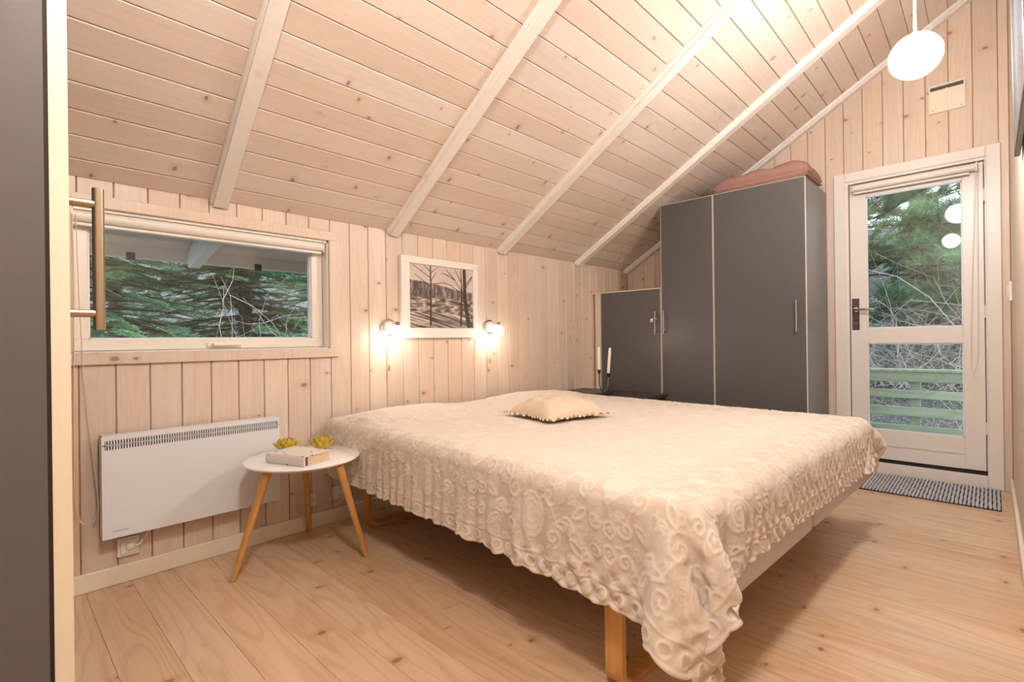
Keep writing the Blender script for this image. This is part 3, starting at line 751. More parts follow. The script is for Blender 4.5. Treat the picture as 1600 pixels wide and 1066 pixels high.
# (mirrored frame: build points in world directly)
def bw(x, y, z=0): return (BP[0] - x * ca - y * sa, BP[1] - x * sa + y * ca, z)
bed = thing('bed', 'double bed of two box mattresses on bent wood runners', 'bed', bw(BL / 2, BW / 2, 0))
inv = Matrix.Translation(bed.location).inverted()
def bed_box(name, x0, x1, y0, y1, z0, z1, mat, bev):
    m = MB(); m.box(x0, x1, y0, y1, z0, z1, bev, 4)
    for v in m.bm.verts: v.co = inv @ Vector(bw(*v.co))
    return m.build(name, mat, bed, smooth=True)
for y0_, y1_, zb in ((.004, .866, .260), (.872, BW - .004, .262)):
    bed_box('box_base', .004, BL - .03, y0_ + .01, y1_ - .01, zb, .400, M['sheet'], .012)
    bed_box('mattress', .008, BL - .02, y0_ + .006, y1_ - .006, .402, BT - .004, M['sheet'], .03)
def runner(xc, ya, yb, wd=.054, th=.017):
    R_ = .055; pts = [(ya, .268)] + [(ya, R_ + .03)]
    pts += [(ya + R_ - R_ * math.cos(a), R_ - R_ * math.sin(a)) for a in np.linspace(0, pi / 2, 7)]
    pts += [(yb - R_ + R_ * math.sin(a), R_ - R_ * math.cos(a)) for a in np.linspace(0, pi / 2, 7)]
    pts += [(yb, .268)]
    pts = [(p[0], p[1]) for p in pts]
    outer = pts; inner = []
    for i, p in enumerate(pts):
        a = pts[max(i - 1, 0)]; b = pts[min(i + 1, len(pts) - 1)]
        tx, tz = b[0] - a[0], b[1] - a[1]; l = math.hypot(tx, tz); inner.append((p[0] - tz / l * th, p[1] + tx / l * th))
    m = MB(); rings = []
    for (oy, oz), (iy, iz) in zip(outer, inner):
        rings.append([m.bm.verts.new(inv @ Vector(bw(xc + sx, yy, zz + .0005))) for sx, yy, zz in ((-wd / 2, oy, oz), (wd / 2, oy, oz), (wd / 2, iy, iz), (-wd / 2, iy, iz))])
    for a, b in zip(rings, rings[1:]):
        for k in range(4): m.bm.faces.new((a[k], a[(k + 1) % 4], b[(k + 1) % 4], b[k]))
    m.bm.faces.new(rings[0]); m.bm.faces.new(rings[-1][::-1])
    m.build('leg', M['oak'], bed, smooth=True)
runner(.245, .035, BW - .05); runner(1.775, .135, BW - .05)

# bedspread: draped sheet, lace relief raised on it
def relax_drape(NX=78, NY=84, steps=230, iters=11):
    """position-based cloth: the sheet lies on the mattress top and its overhangs are let fall and settle"""
    L, W, T, RB = 1.95, 1.74, .535, .045
    sx = np.linspace(-.180, L - .02, NX); sy = np.linspace(-.26, W + .085, NY)
    X, Y = np.meshgrid(sx, sy); dx = sx[1] - sx[0]; dy = sy[1] - sy[0]
    oy = 1 + .13 * np.clip(1 - X / .9, 0, 1.2) - .07 * np.clip(X / 1.9, 0, 1); ox = 1 + .16 * np.clip(Y / 1.7, 0, 1.05)
    Y = np.where(Y < 0, Y * oy, Y); X = np.where(X < 0, X * ox, X)
    def bump(cx, cy, rx, ry, h): return h * np.clip(1 - ((X - cx) / rx) ** 2 - ((Y - cy) / ry) ** 2, 0, 1) ** .6
    tz = T + .006 + np.maximum(bump(1.70, .40, .25, .40, .04), bump(1.70, 1.27, .25, .40, .04)) + .004 * np.sin(3.1 * X + 2 * Y) * np.sin(2.2 * Y - 1.3 * X)
    def wrap(s_):
        a = np.clip((RB - s_) / RB, 0, pi / 2); on = s_ < RB
        h = np.where(on, RB - RB * np.sin(a), s_); dd = np.where(on, RB - RB * np.cos(a), 0)
        e = np.clip((RB - s_) - RB * pi / 2, 0, None); return h - e * .22, dd + e * .97
    hx, ax = wrap(X); hy, ay = wrap(Y); hy2, ay2 = wrap(W - Y); am = np.maximum(ay, ay2)
    pos = np.stack([hx, np.where(Y < W / 2, hy, W - hy2), tz - np.maximum(ax, am) - .5 * np.minimum(ax, am)], -1)
    fixed = (X > .06) & (Y > .06) & (Y < W - .06)
    h1 = np.clip(-Y / .25, 0, 1); h2 = np.clip((Y - W) / .2, 0, 1); h3 = np.clip(-X / .2, 0, 1)
    pos[..., 1] -= .05 * h1 * (.5 + .5 * np.sin(X * 2 * pi / .40 + 1.5 * np.sin(X * 5) + 1.0))
    pos += np.random.default_rng(5).normal(0, .001, pos.shape) * (~fixed)[..., None]
    w = (~fixed).astype(float); vel = np.zeros_like(pos)
    fx = 1 + .07 * np.maximum(h1, h2); fy = 1 + .06 * h3
    RX = np.hypot(X[:, 1:] - X[:, :-1], Y[:, 1:] - Y[:, :-1]) * (fx[:, 1:] + fx[:, :-1]) / 2
    RY = np.hypot(X[1:] - X[:-1], Y[1:] - Y[:-1]) * (fy[1:] + fy[:-1]) / 2
    dg_ = math.hypot(dx, dy)
    def pull(P_, Q_, wa, wb, rest, k):
        e = Q_ - P_; l = np.linalg.norm(e, axis=-1) + 1e-9; c = (l - rest) / l / (wa + wb + 1e-9) * k
        P_ += e * (c * wa)[..., None]; Q_ -= e * (c * wb)[..., None]
    def settle(p):
        for par in (0, 1):
            a = slice(par, NX - 1, 2); b = slice(par + 1, NX, 2); n_ = min(p[:, a].shape[1], p[:, b].shape[1])
            pull(p[:, a][:, :n_], p[:, b][:, :n_], w[:, a][:, :n_], w[:, b][:, :n_], RX[:, a][:, :n_], 1)
        for par in (0, 1):
            a = slice(par, NY - 1, 2); b = slice(par + 1, NY, 2); n_ = min(len(p[a]), len(p[b]))
            pull(p[a][:n_], p[b][:n_], w[a][:n_], w[b][:n_], RY[a][:n_], 1)
            pull(p[a, :-1][:n_], p[b, 1:], w[a, :-1][:n_], w[b, 1:], dg_, .15); pull(p[a, 1:][:n_], p[b, :-1], w[a, 1:][:n_], w[b, :-1], dg_, .15)
        for st, k in ((2, .12), (3, .06)):
            acc = np.zeros_like(p)
            e = p[:, st:] - p[:, :-st]; l = np.linalg.norm(e, axis=-1) + 1e-9; D = e * (np.minimum((l - dx * st) / l, 0) * .5 * k)[..., None]; acc[:, :-st] += D; acc[:, st:] -= D
            e = p[st:] - p[:-st]; l = np.linalg.norm(e, axis=-1) + 1e-9; D = e * (np.minimum((l - dy * st) / l, 0) * .5 * k)[..., None]; acc[:-st] += D; acc[st:] -= D
            p += acc * w[..., None]
    centre = np.array([L / 2, W / 2, T / 2]); half = np.array([L / 2 - RB, W / 2 - RB, T / 2 - RB])
    def push_out(p):
        v = p - centre; av = np.abs(v) - half; o_ = np.maximum(av, 0); lo = np.linalg.norm(o_, axis=-1)
        pen = .005 - (lo + np.minimum(av.max(-1), 0) - RB); n_ = o_ * np.sign(v) / (lo[..., None] + 1e-12)
        core = lo <= 1e-9; nn = np.zeros_like(p); np.put_along_axis(nn, av.argmax(-1)[..., None], 1, -1); nn *= np.sign(v)
        n_ = np.where(core[..., None], nn, n_); hit = (pen > 0) & (w > 0)
        p += n_ * np.where(hit, pen, 0)[..., None]; p[..., 2] = np.maximum(p[..., 2], .006); return hit
    dt = 1 / 120
    for st in range(steps):
        vel[..., 2] -= 9.8 * dt; vel *= .985; new = pos + vel * dt * w[..., None]
        for it in range(iters):
            settle(new)
            if it % 4 == 3: push_out(new)
        hit = push_out(new); vel = (new - pos) / dt * w[..., None]; vel[hit] *= .6
        sp = np.linalg.norm(vel, axis=-1, keepdims=True); vel *= np.minimum(1, 2 / (sp + 1e-9)); pos = new
    return np.stack([BP[0] - pos[..., 0] * ca - pos[..., 1] * sa, BP[1] - pos[..., 0] * sa + pos[..., 1] * ca, pos[..., 2]], -1)
cl = relax_drape()
CY, CX = cl.shape[:2]
UP = 7
def up_matrix(n, k):
    N = (n - 1) * k + 1; Wm = np.zeros((N, n))
    for i in range(N):
        x = i / k; j = min(int(x), n - 2); t_ = x - j
        w_ = (-.5 * t_ + t_ ** 2 - .5 * t_ ** 3, 1 - 2.5 * t_ ** 2 + 1.5 * t_ ** 3, .5 * t_ + 2 * t_ ** 2 - 1.5 * t_ ** 3, -.5 * t_ ** 2 + .5 * t_ ** 3)
        for a, ww in zip((-1, 0, 1, 2), w_): Wm[i, min(max(j + a, 0), n - 1)] += ww
    return Wm
Wy, Wx = up_matrix(CY, UP), up_matrix(CX, UP)
hi = np.einsum('ai,ijk->ajk', Wy, cl); hi = np.einsum('bj,ajk->abk', Wx, hi)
NYh, NXh = hi.shape[:2]
Lx, Ly = 2.13, 2.11
uu = np.linspace(0, Lx, NXh); vv = np.linspace(0, Ly, NYh); U, V = np.meshgrid(uu, vv)
# one repeat of the lace, drawn from curves
TX, TY = .34, .40
TSC = .80
def spiral(cx, cy, r0, r1, a0, turns, n=60, flip=1):
    t_ = np.linspace(0, 1, n); rr = r0 + (r1 - r0) * t_; a = a0 + flip * turns * 2 * pi * t_
    return np.stack([cx + rr * np.cos(a), cy + rr * np.sin(a)], -1)
curves = []
for s_ in (1, -1):
    curves += [spiral(s_ * .085, .075, .040, .008, pi / 2 if s_ > 0 else pi / 2, 1.3, flip=-s_), spiral(s_ * .100, -.06, .034, .007, -pi / 2, 1.2, flip=s_),
               spiral(s_ * .055, .155, .026, .006, 0 if s_ > 0 else pi, 1.2, flip=s_), spiral(s_ * .060, -.150, .028, .006, pi if s_ > 0 else 0, 1.2, flip=s_)]
    t_ = np.linspace(0, 1, 60)
    curves.append(np.stack([s_ * (.02 + .13 * t_), .02 + .05 * np.sin(t_ * 5)], -1))
    for ax, ay, ang in ((.13, .14, .8), (.14, -.01, .1), (.12, -.15, -.7)):   # leaves
        tt_ = np.linspace(-1, 1, 40)
        for k in (1, -1):
            lx_, ly_ = .034 * tt_, k * .013 * (1 - tt_ ** 2)
            curves.append(np.stack([s_ * (ax + lx_ * math.cos(ang) - ly_ * math.sin(ang)), ay + lx_ * math.sin(ang) + ly_ * math.cos(ang)], -1))
th_ = np.linspace(0, 2 * pi, 160)
for sc_, pet, am in ((1.0, 12, .10), (.66, 9, .12), (.34, 6, .12)):
    rr = sc_ * (1 + am * np.abs(np.sin(pet * th_ / 2)))
    curves.append(np.stack([.046 * rr * np.cos(th_), .072 * rr * np.sin(th_)], -1))
for cx_, cy_ in ((0, .165), (0, -.165), (.165, .0), (-.165, 0), (.165, .195), (-.165, .195)):
    rr = .020 * (1 + .25 * np.abs(np.sin(2.5 * th_))); curves.append(np.stack([cx_ + rr * np.cos(th_), cy_ + rr * np.sin(th_)], -1))
    curves.append(np.stack([cx_ + .007 * np.cos(th_), cy_ + .007 * np.sin(th_)], -1))
C = np.concatenate(curves)
C = np.concatenate([C + np.array([i * TX, j * TY]) for i in (-1, 0, 1) for j in (-1, 0, 1)])
gx, gy = 112, 132
tx, ty = np.meshgrid((np.arange(gx) + .5) / gx * TX - TX / 2, (np.arange(gy) + .5) / gy * TY - TY / 2)
C = C[(np.abs(C[:, 0]) < TX / 2 + .02) & (np.abs(C[:, 1]) < TY / 2 + .02)]
pts_ = np.stack([tx.ravel(), ty.ravel()], -1); dist = np.full(len(pts_), 9.)
for s0 in range(0, len(C), 400):
    dd = np.hypot(pts_[:, None, 0] - C[None, s0:s0 + 400, 0], pts_[:, None, 1] - C[None, s0:s0 + 400, 1]).min(1); dist = np.minimum(dist, dd)
dist = dist.reshape(gy, gx)
tile = np.exp(-(dist / .0034) ** 2)
med = np.clip(1.15 - np.hypot(tx / .050, ty / .078), 0, .2) / .2
tile = np.maximum(tile, .45 * med)
# half-drop repeat, a little warped so that rows are not ruler-straight
cu_ = (U + .006 * np.sin(V * 9 + 1)) / TSC; cv = (V + .006 * np.sin(U * 8)) / TSC
col = np.floor(cu_ / TX).astype(int)
fx = (cu_ / TX - col) * gx; fy = ((cv / TY + .5 * (col % 2)) % 1) * gy
def bil(T_, fx, fy):
    i = np.floor(fx - .5).astype(int); j = np.floor(fy - .5).astype(int); a = fx - .5 - i; b = fy - .5 - j
    g_ = lambda jj, ii: T_[jj % T_.shape[0], ii % T_.shape[1]]
    return (g_(j, i) * (1 - a) + g_(j, i + 1) * a) * (1 - b) + (g_(j + 1, i) * (1 - a) + g_(j + 1, i + 1) * a) * b
rel = bil(tile, fx, fy)
relb = bil(tile, fx * 1.83 + 31, fy * 1.83 + 17); rel = np.maximum(rel, .62 * relb * np.clip(1.4 - 2 * rel, 0, 1))
# border chain along the hems
eh = np.minimum(np.minimum(U, V), Ly - V)
sB = np.where(V < U, U, np.where(U < V, V, U))
ringd = np.abs(np.hypot(((sB / .050) % 1 - .5) * .050, eh - .032) - .015)
bord = np.clip(np.maximum(np.maximum(np.exp(-(ringd / .0028) ** 2), .8 * np.exp(-((eh - .008) / .0035) ** 2)), .8 * np.exp(-((eh - .060 - .003 * np.sin(sB * 60)) / .003) ** 2)), 0, 1)
rel = np.where(eh < .062, np.maximum(bord, .2 * rel), np.maximum(rel, np.where(eh < .09, bord, 0)))
ontop = (hi[..., 2] > .515)
wr = fbm(U, V, 5, 38, 4, 21) - .5          # long weave creases across the bed
wr2 = fbm(U, V, 26, 26, 3, 22) - .5
amp = (.0012 + .0024 * np.clip((.36 - eh) / .08, 0, 1))
disp = rel * amp + wr * np.where(eh > .28, .010, .003) + wr2 * .0025
Nu = np.gradient(hi, axis=1); Nv = np.gradient(hi, axis=0)
Nn = np.cross(Nu, Nv); Nn /= np.linalg.norm(Nn, axis=-1, keepdims=True) + 1e-12
if Nn[NYh // 2, NXh // 2, 2] < 0: Nn = -Nn
# scalloped hem: pull the outermost rows in between the scallops
ph = np.abs(np.sin(pi * sB / .10)) ** .6
sc_in = (1 - ph) * .012 * np.clip(1 - eh / .05, 0, 1)
du = Nu / (np.linalg.norm(Nu, axis=-1, keepdims=True) + 1e-9); dv = Nv / (np.linalg.norm(Nv, axis=-1, keepdims=True) + 1e-9)
inw = np.where((U <= np.minimum(V, Ly - V))[..., None], du, np.where((V < Ly / 2)[..., None], dv, -dv))
hp_ = hi + Nn * (disp + .002)[..., None] + inw * sc_in[..., None]
hp_[..., 0] = np.maximum(hp_[..., 0], A + .020)
# broad ridge of the cover near the head end
idx = np.arange(NXh * NYh).reshape(NYh, NXh)
F = np.stack([idx[:-1, :-1], idx[:-1, 1:], idx[1:, 1:], idx[1:, :-1]], -1).reshape(-1, 4)
if Nn[NYh // 2, NXh // 2, 2] * np.cross(Nu, Nv)[NYh // 2, NXh // 2, 2] < 0: F = F[:, ::-1]
bs = thing('bedspread', 'cream lace bedspread with scalloped hem draped over the bed', 'bedspread', (0, 0, 0))
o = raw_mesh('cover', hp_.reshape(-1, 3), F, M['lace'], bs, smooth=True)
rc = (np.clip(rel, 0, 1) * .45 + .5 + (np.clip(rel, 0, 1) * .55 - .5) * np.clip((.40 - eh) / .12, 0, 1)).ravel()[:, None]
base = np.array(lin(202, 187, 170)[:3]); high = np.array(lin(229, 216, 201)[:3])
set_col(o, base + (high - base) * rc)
lp = hp_[int(NYh * .052), 2]
m = MB(); m.box(-.013, .013, -.0008, .0008, -.030, .006)
o = m.build('care_label', M['plastic'], bs); o.location = lp; o.rotation_euler = (.1, .25, .9)

# cushion
t = thing('cushion', 'small cream cushion with ruffled edge lying on the bedspread', 'cushion', (-1.545, 1.93, .556), (0, 0, math.radians(-12)))
n = 70; a_ = np.linspace(-1, 1, n); U, V = np.meshgrid(a_, a_)
def sq(U, V): return (1 - np.abs(U) ** 3).clip(0) ** .55 * (1 - np.abs(V) ** 3).clip(0) ** .55
pin = 1 - .10 * (1 - np.abs(U)) * np.abs(V) ** 2; pin2 = 1 - .10 * (1 - np.abs(V)) * np.abs(U) ** 2
X_ = U * .165 * pin2; Y_ = V * .180 * pin
wrk = .006 * np.sin(U * 9 + V * 3) * (1 - np.abs(U)) + .004 * np.sin(V * 17 + 3 * U)
top = sq(U, V) * .082 + wrk * sq(U, V) + .006; bot = -sq(U, V) * .004 + .002
P = np.concatenate([np.stack([X_, Y_, top], -1).reshape(-1, 3), np.stack([X_, Y_, bot], -1).reshape(-1, 3)])
idx = np.arange(n * n).reshape(n, n); F = np.stack([idx[:-1, :-1], idx[:-1, 1:], idx[1:, 1:], idx[1:, :-1]], -1).reshape(-1, 4)
rim = np.concatenate([idx[0, :-1], idx[:-1, -1], idx[-1, :0:-1], idx[:0:-1, 0]]); rn = np.roll(rim, -1)
F = np.concatenate([F, F[:, ::-1] + n * n, np.stack([rn, rim, rim + n * n, rn + n * n], -1)])
M['cush'] = plain('cushion_cotton', lin(222, 201, 178), .95, nscale=260, namt=.2, bstr=.5, bdist=.002)
raw_mesh('cushion_pad', P, F, M['cush'], t, smooth=True)
K = 480; tt_ = np.arange(K) / K * 4; side = tt_.astype(int); f_ = tt_ - side
cxs = np.array([-1, 1, 1, -1]); cys = np.array([-1, -1, 1, 1])
ux = cxs[side] * (1 - f_) + cxs[(side + 1) % 4] * f_; uy = cys[side] * (1 - f_) + cys[(side + 1) % 4] * f_
rows = []
for j, e_ in enumerate((.97, 1.02, 1.055, 1.095)):
    px_ = ux * .165 * (1 - .10 * (1 - np.abs(uy)) * 1) * e_ if False else ux * .165 * (1 - .10 * (1 - np.abs(uy)) * (np.abs(ux) ** 2)) * e_
    py_ = uy * .180 * (1 - .10 * (1 - np.abs(ux)) * (np.abs(uy) ** 2)) * e_
    rows.append(np.stack([px_, py_, .008 + j * .0022 * np.sin(np.arange(K) * .61 + 3 * np.sin(np.arange(K) * .071)) + j * .0012 * np.sin(np.arange(K) * .23)], -1))
P = np.concatenate(rows); P[:, 2] = np.maximum(P[:, 2], .001); idx = np.arange(4 * K).reshape(4, K)
F = np.concatenate([np.stack([idx[j], np.roll(idx[j], -1), np.roll(idx[j + 1], -1), idx[j + 1]], -1) for j in range(3)])
raw_mesh('ruffle', P, F, M['cush'], t, smooth=True)

# ------------------------------------------------------------------ side table with book and flowers
TC = (-2.113, .921); TZ = .437; TR = .228
t = thing('side_table', 'round white side table on three splayed wooden legs', 'table', (TC[0], TC[1], 0))
m = MB(); m.lathe([(.01, TZ - .020), (TR - .030, TZ - .020), (TR - .006, TZ - .010), (TR, TZ - .005), (TR - .001, TZ - .001), (TR - .004, TZ), (.01, TZ)], 96); m.build('tabletop', M['tabletop'], t, smooth=True)
for fx_, fy_ in ((-2.124, .644), (-1.945, 1.113), (-2.408, 1.075)):
    a = Vector((fx_ - TC[0], fy_ - TC[1], 0)); b = a * (.145 / a.length); b.z = TZ - .018
    if fx_ == -2.124: b = Vector((-2.035 - TC[0], .745 - TC[1], TZ - .018))
    if fx_ == -1.945: b = Vector((-1.925 - TC[0], .985 - TC[1], TZ - .018))
    if fx_ < -2.3: b = Vector((-2.255 - TC[0], .990 - TC[1], TZ - .018))
    m = MB(); L_ = (a - b).length
    m.lathe([(.0095, .0), (.0115, .02), (.0165, L_ - .001)], 24)
    o = m.build('leg', M['oak'], t, smooth=True)
    zax = (b - a).normalized(); xax = Vector((0, 1, 0)).cross(zax).normalized(); yax = zax.cross(xax)
    o.matrix_local = Matrix(((xax.x, yax.x, zax.x, a.x), (xax.y, yax.y, zax.y, a.y), (xax.z, yax.z, zax.z, a.z + .002), (0, 0, 0, 1)))
# book: spine corner points on the table at about (-2.15,.78) (-1.96,.82) (-1.97,.97)
t = thing('book', 'thick hardback book in a speckled grey jacket on the side table', 'book', (-2.046, .874, TZ + .0008), (0, 0, math.radians(20)))
bl, bwid, bh = .205, .140, .040
m = MB(); m.box(-bl / 2, bl / 2, -bwid / 2, bwid / 2, bh - .003, bh, .0008); m.build('front_board', M['jacket'], t)
m = MB(); m.box(-bl / 2, bl / 2, -bwid / 2, bwid / 2, 0, .003, .0008); m.build('back_board', M['jacket'], t)
m = MB(); m.prism([(-bwid / 2, .0005), (-bwid / 2 - .004, .008), (-bwid / 2 - .005, .020), (-bwid / 2 - .004, .032), (-bwid / 2, bh - .0005), (-bwid / 2 + .004, bh - .003), (-bwid / 2 + .004, .003)], -bl / 2, bl / 2, lambda a, b, tt: (tt, a, b)); m.build('spine', M['jacket'], t)
m = MB(); m.box(-bl / 2 + .004, bl / 2 - .005, -bwid / 2 + .004, bwid / 2 - .005, .003, bh - .003); m.build('pages', M['pages'], t)
m = MB(); m.box(bl / 2 - .0048, bl / 2 - .0005, -bwid / 2 + .0045, -bwid / 2 + .017, .0032, bh - .0032); m.build('hinge_strip', M['spine'], t)
# lotus flowers
def lotus(x, y, label, rot, s_=1.28):
    t = thing('glass_lotus', label, 'candle holder', (x, y, TZ + .0008), (0, 0, rot), group=None)
    m = MB(); m.lathe([(.016, 0), (.020, .003), (.018, .007), (.010, .009)], 20); m.build('base_cup', M['yellow'], t, smooth=True)
    for ring, (cnt, rl, lift, z0) in enumerate(((9, .044, .62, .005), (8, .042, .95, .008), (6, .036, 1.25, .011))):
        for k in range(cnt):
            a0 = 2 * pi * (k + .5 * ring) / cnt; P = []; nu, nv = 7, 5
            for i in range(nu):
                f_ = i / (nu - 1); el = lift * (.55 + .6 * f_)
                rr = .010 + rl * f_ * math.cos(el); zz = z0 + rl * f_ * math.sin(el)
                wv = .0155 * math.sin(pi * min(f_ * .93 + .07, 1)) ** .8 * (1 - .15 * f_)
                for j in range(nv):
                    g_ = (j / (nv - 1) - .5) * 2; aa = g_ * wv
                    P.append(((rr - .004 * g_ * g_) * math.cos(a0) - aa * math.sin(a0), (rr - .004 * g_ * g_) * math.sin(a0) + aa * math.cos(a0), zz + .004 * g_ * g_))
            P = np.array(P) * s_; P[:, 2] = np.maximum(P[:, 2], .001)
            idx = np.arange(nu * nv).reshape(nu, nv); F = np.stack([idx[:-1, :-1], idx[:-1, 1:], idx[1:, 1:], idx[1:, :-1]], -1).reshape(-1, 4)
            o = raw_mesh('petal', P, F, M['yellow'], t, smooth=True)
            so = o.modifiers.new('s', 'SOLIDIFY'); so.thickness = .0014
lotus(-2.245, .905, 'yellow glass lotus flower on the table, nearer the heater', .2)
lotus(-2.170, 1.030, 'yellow glass lotus flower on the table, nearer the bed', .7, 1.30)

# ------------------------------------------------------------------ bedside table at the far head corner with a candlestick
t = thing('nightstand', 'small dark table behind the bed under the candlestick', 'table', (-2.06, 3.18, 0))
m = MB(); m.box(-.35, .38, -.20, .20, .500, .524, .004); m.build('tabletop', M['darkwood'], t)
for a, b in ((-.32, -.17), (.35, -.17), (-.32, .17), (.35, .17)):
    m = MB(); m.box(a - .018, a + .018, b - .018, b + .018, 0, .5, .002); m.build('leg', M['darkwood'], t)
t = thing('candlestick', 'two-armed dark metal candlestick beside the low cabinet', 'candlestick', (-2.045, 3.10, .5245))
m = MB(); m.lathe([(.075, 0), (.078, .003), (.070, .007), (.012, .010), (.006, .018)], 32); m.build('foot', M['grey_metal'], t, smooth=True)
m = MB(); m.tube([(0, 0, .012), (-.016, 0, .02), (-.034, 0, .06), (-.036, 0, .14)], .0035, 8); m.build('arm', M['grey_metal'], t, smooth=True)
m = MB(); m.tube([(0, 0, .012), (.02, 0, .022), (.036, 0, .048), (.042, 0, .085), (.043, 0, .118)], .0035, 8); m.build('arm', M['steel'], t, smooth=True)
for x_, z_ in ((-.036, .14), (.043, .118)):
    m = MB(); m.lathe([(.004, 0), (.010, .008), (.012, .026), (.020, .028), (.020, .031), (.011, .032)], 20, (x_, 0, z_)); m.build('candle_cup', M['grey_metal'], t, smooth=True)
def candle(x, y, z, h, label, lean):
    t = thing('candle', label, 'candle', (x, y, z), (0, lean, 0))
    m = MB(); m.lathe([(.0105, 0), (.0105, h - .02), (.008, h - .006), (.003, h)], 20); m.build('wax', M['candle'], t, smooth=True)
    m = MB(); m.tube([(0, 0, h - .001), (.001, 0, h + .010)], .001, 6); m.build('wick', M['wick'], t)
candle(-2.081, 3.10, .6975, .170, 'cream candle in the left arm of the candlestick', 0)
candle(-2.002, 3.10, .6755, .185, 'cream candle in the right arm of the candlestick', .09)

# ------------------------------------------------------------------ ribbed rug
t = thing('door_mat', 'ribbed grey woven mat on the floor before the garden door', 'rug', (-.36, 3.862, 0))
m = MB(); m.box(-.40, .395, -.245, .225, .0005, .006, .002); m.build('mat_backing', M['gap'], t)
m = MB(); k = -.388
while k < .39:
    pts = []; 
    for j in range(17):
        yy = -.243 + .466 * j / 16; pts.append((k + .0012 * math.sin(j * 1.3 + k * 90), yy, .0098 + .0008 * math.sin(j * 3 + k * 70)))
    m.tube(pts, .0065, 6); k += .0168
m.build('ribs', M['rug'], t, smooth=True, kind='stuff')

# ------------------------------------------------------------------ outside
def terrain():
    nx, ny = 150, 150
    X, Y = np.meshgrid(np.linspace(-26, 16, nx), np.linspace(-14, 28, ny))
    Z = -.38 + .9 * np.clip(Y - 6.3, 0, 12) * .42 + .06 * (fbm(X, Y, 20, 20, 5, 31) - .5) * 4
    Z = Z + np.clip(-X - 9.2, 0, 7) * .85
    near = (Y < 6.0) & (X > -4.2); Z = np.where(near, -.42, Z)
    idx = np.arange(nx * ny).reshape(ny, nx); F = np.stack([idx[:-1, :-1], idx[:-1, 1:], idx[1:, 1:], idx[1:, :-1]], -1).reshape(-1, 4)
    o = raw_mesh('hillside', np.stack([X, Y, Z], -1).reshape(-1, 3), F, M['ground'], smooth=True); o['kind'] = 'structure'
terrain()
# deck and railing outside the door
o = MB().box(-3.4, 2.2, B + .17, 5.7, -.12, -.06).build('deck', M['deckwood']); o['kind'] = 'structure'
rl = thing('deck_railing', 'pale green weathered timber railing outside the garden door', 'railing', (-.5, 5.6, -.06))
Rb = Matrix(((0, 0, 1, 0), (0, 1, 0, 0), (-1, 0, 0, 0), (0, 0, 0, 1)))
def hboard(z0, z1, y0=-.012, y1=.012):
    m = MB(); m.box(-(z1 - z0) / 2, (z1 - z0) / 2, y0, y1, -2.7, 2.6, .003)
    o = m.build('rail_board', M['deckwood'], rl); o.matrix_local = Matrix.Translation((0, 0, (z0 + z1) / 2 + .06)) @ Rb
for z0, z1 in ((.510, .596), (.366, .440), (.208, .290), (.055, .128)): hboard(z0, z1)
m = MB(); m.box(-2.7, 2.6, -.02, .075, .660, .684, .003); m.build('cap_rail', M['deckwood'], rl)
for xx in (-2.6, -1.3, .018, 1.32, 2.5):
    m = MB(); m.box(xx - .035, xx + .035, .013, .070, 0, .660, .002); m.build('rail_post', M['deckwood'], rl)

rng = np.random.default_rng(77)
def rotz(P, a): c, s = math.cos(a), math.sin(a); return np.stack([P[..., 0] * c - P[..., 1] * s, P[..., 0] * s + P[..., 1] * c, P[..., 2]], -1)
def roty(P, a): c, s = math.cos(a), math.sin(a); return np.stack([P[..., 0] * c + P[..., 2] * s, P[..., 1], -P[..., 0] * s + P[..., 2] * c], -1)
def spray(L_=.5, seed=0, nl=.026):
    """flat conifer spray along +x: needles as slim triangles; returns V"""
    r_ = np.random.default_rng(seed); tri = []
    def twig(p0, ang, ln, drop):
        n = max(int(ln / .0145), 3)
        for i in range(n):
            f = i / n; x = p0[0] + math.cos(ang) * ln * f; y = p0[1] + math.sin(ang) * ln * f; z = p0[2] - drop * f * f
            for s in (1, -1):
                a = ang + s * r_.uniform(.6, 1.1); l = nl * r_.uniform(.8, 1.2) * (1 - .35 * f)
                up = r_.uniform(-.004, .008)
                q = (x + math.cos(a) * l, y + math.sin(a) * l, z + up); px, py = -math.sin(a) * .0052, math.cos(a) * .0052
                tri.append([(x + px, y + py, z), (x - px, y - py, z), q])
    twig((0, 0, 0), 0, L_, .03)
    k = .06
    while k < L_ * .96:
        for s in (1, -1):
            ln = (.20 * (1 - (k / L_) ** 1.3) + .03) * r_.uniform(.75, 1.15)
            p = (k, 0, -.03 * (k / L_) ** 2); a = s * r_.uniform(.75, 1.0)
            twig(p, a, ln, .02)
            if ln > .1:
                for q in (.35, .65):
                    pp = (p[0] + math.cos(a) * ln * q, p[1] + math.sin(a) * ln * q, p[2] - .02 * q * q)
                    twig(pp, a - s * .75, ln * .45, .01); twig(pp, a + s * .7, ln * .35, .01)
        k += r_.uniform(.035, .05)
    return np.array(tri).reshape(-1, 3)
sprays = [spray(.50, s) for s in range(3)]
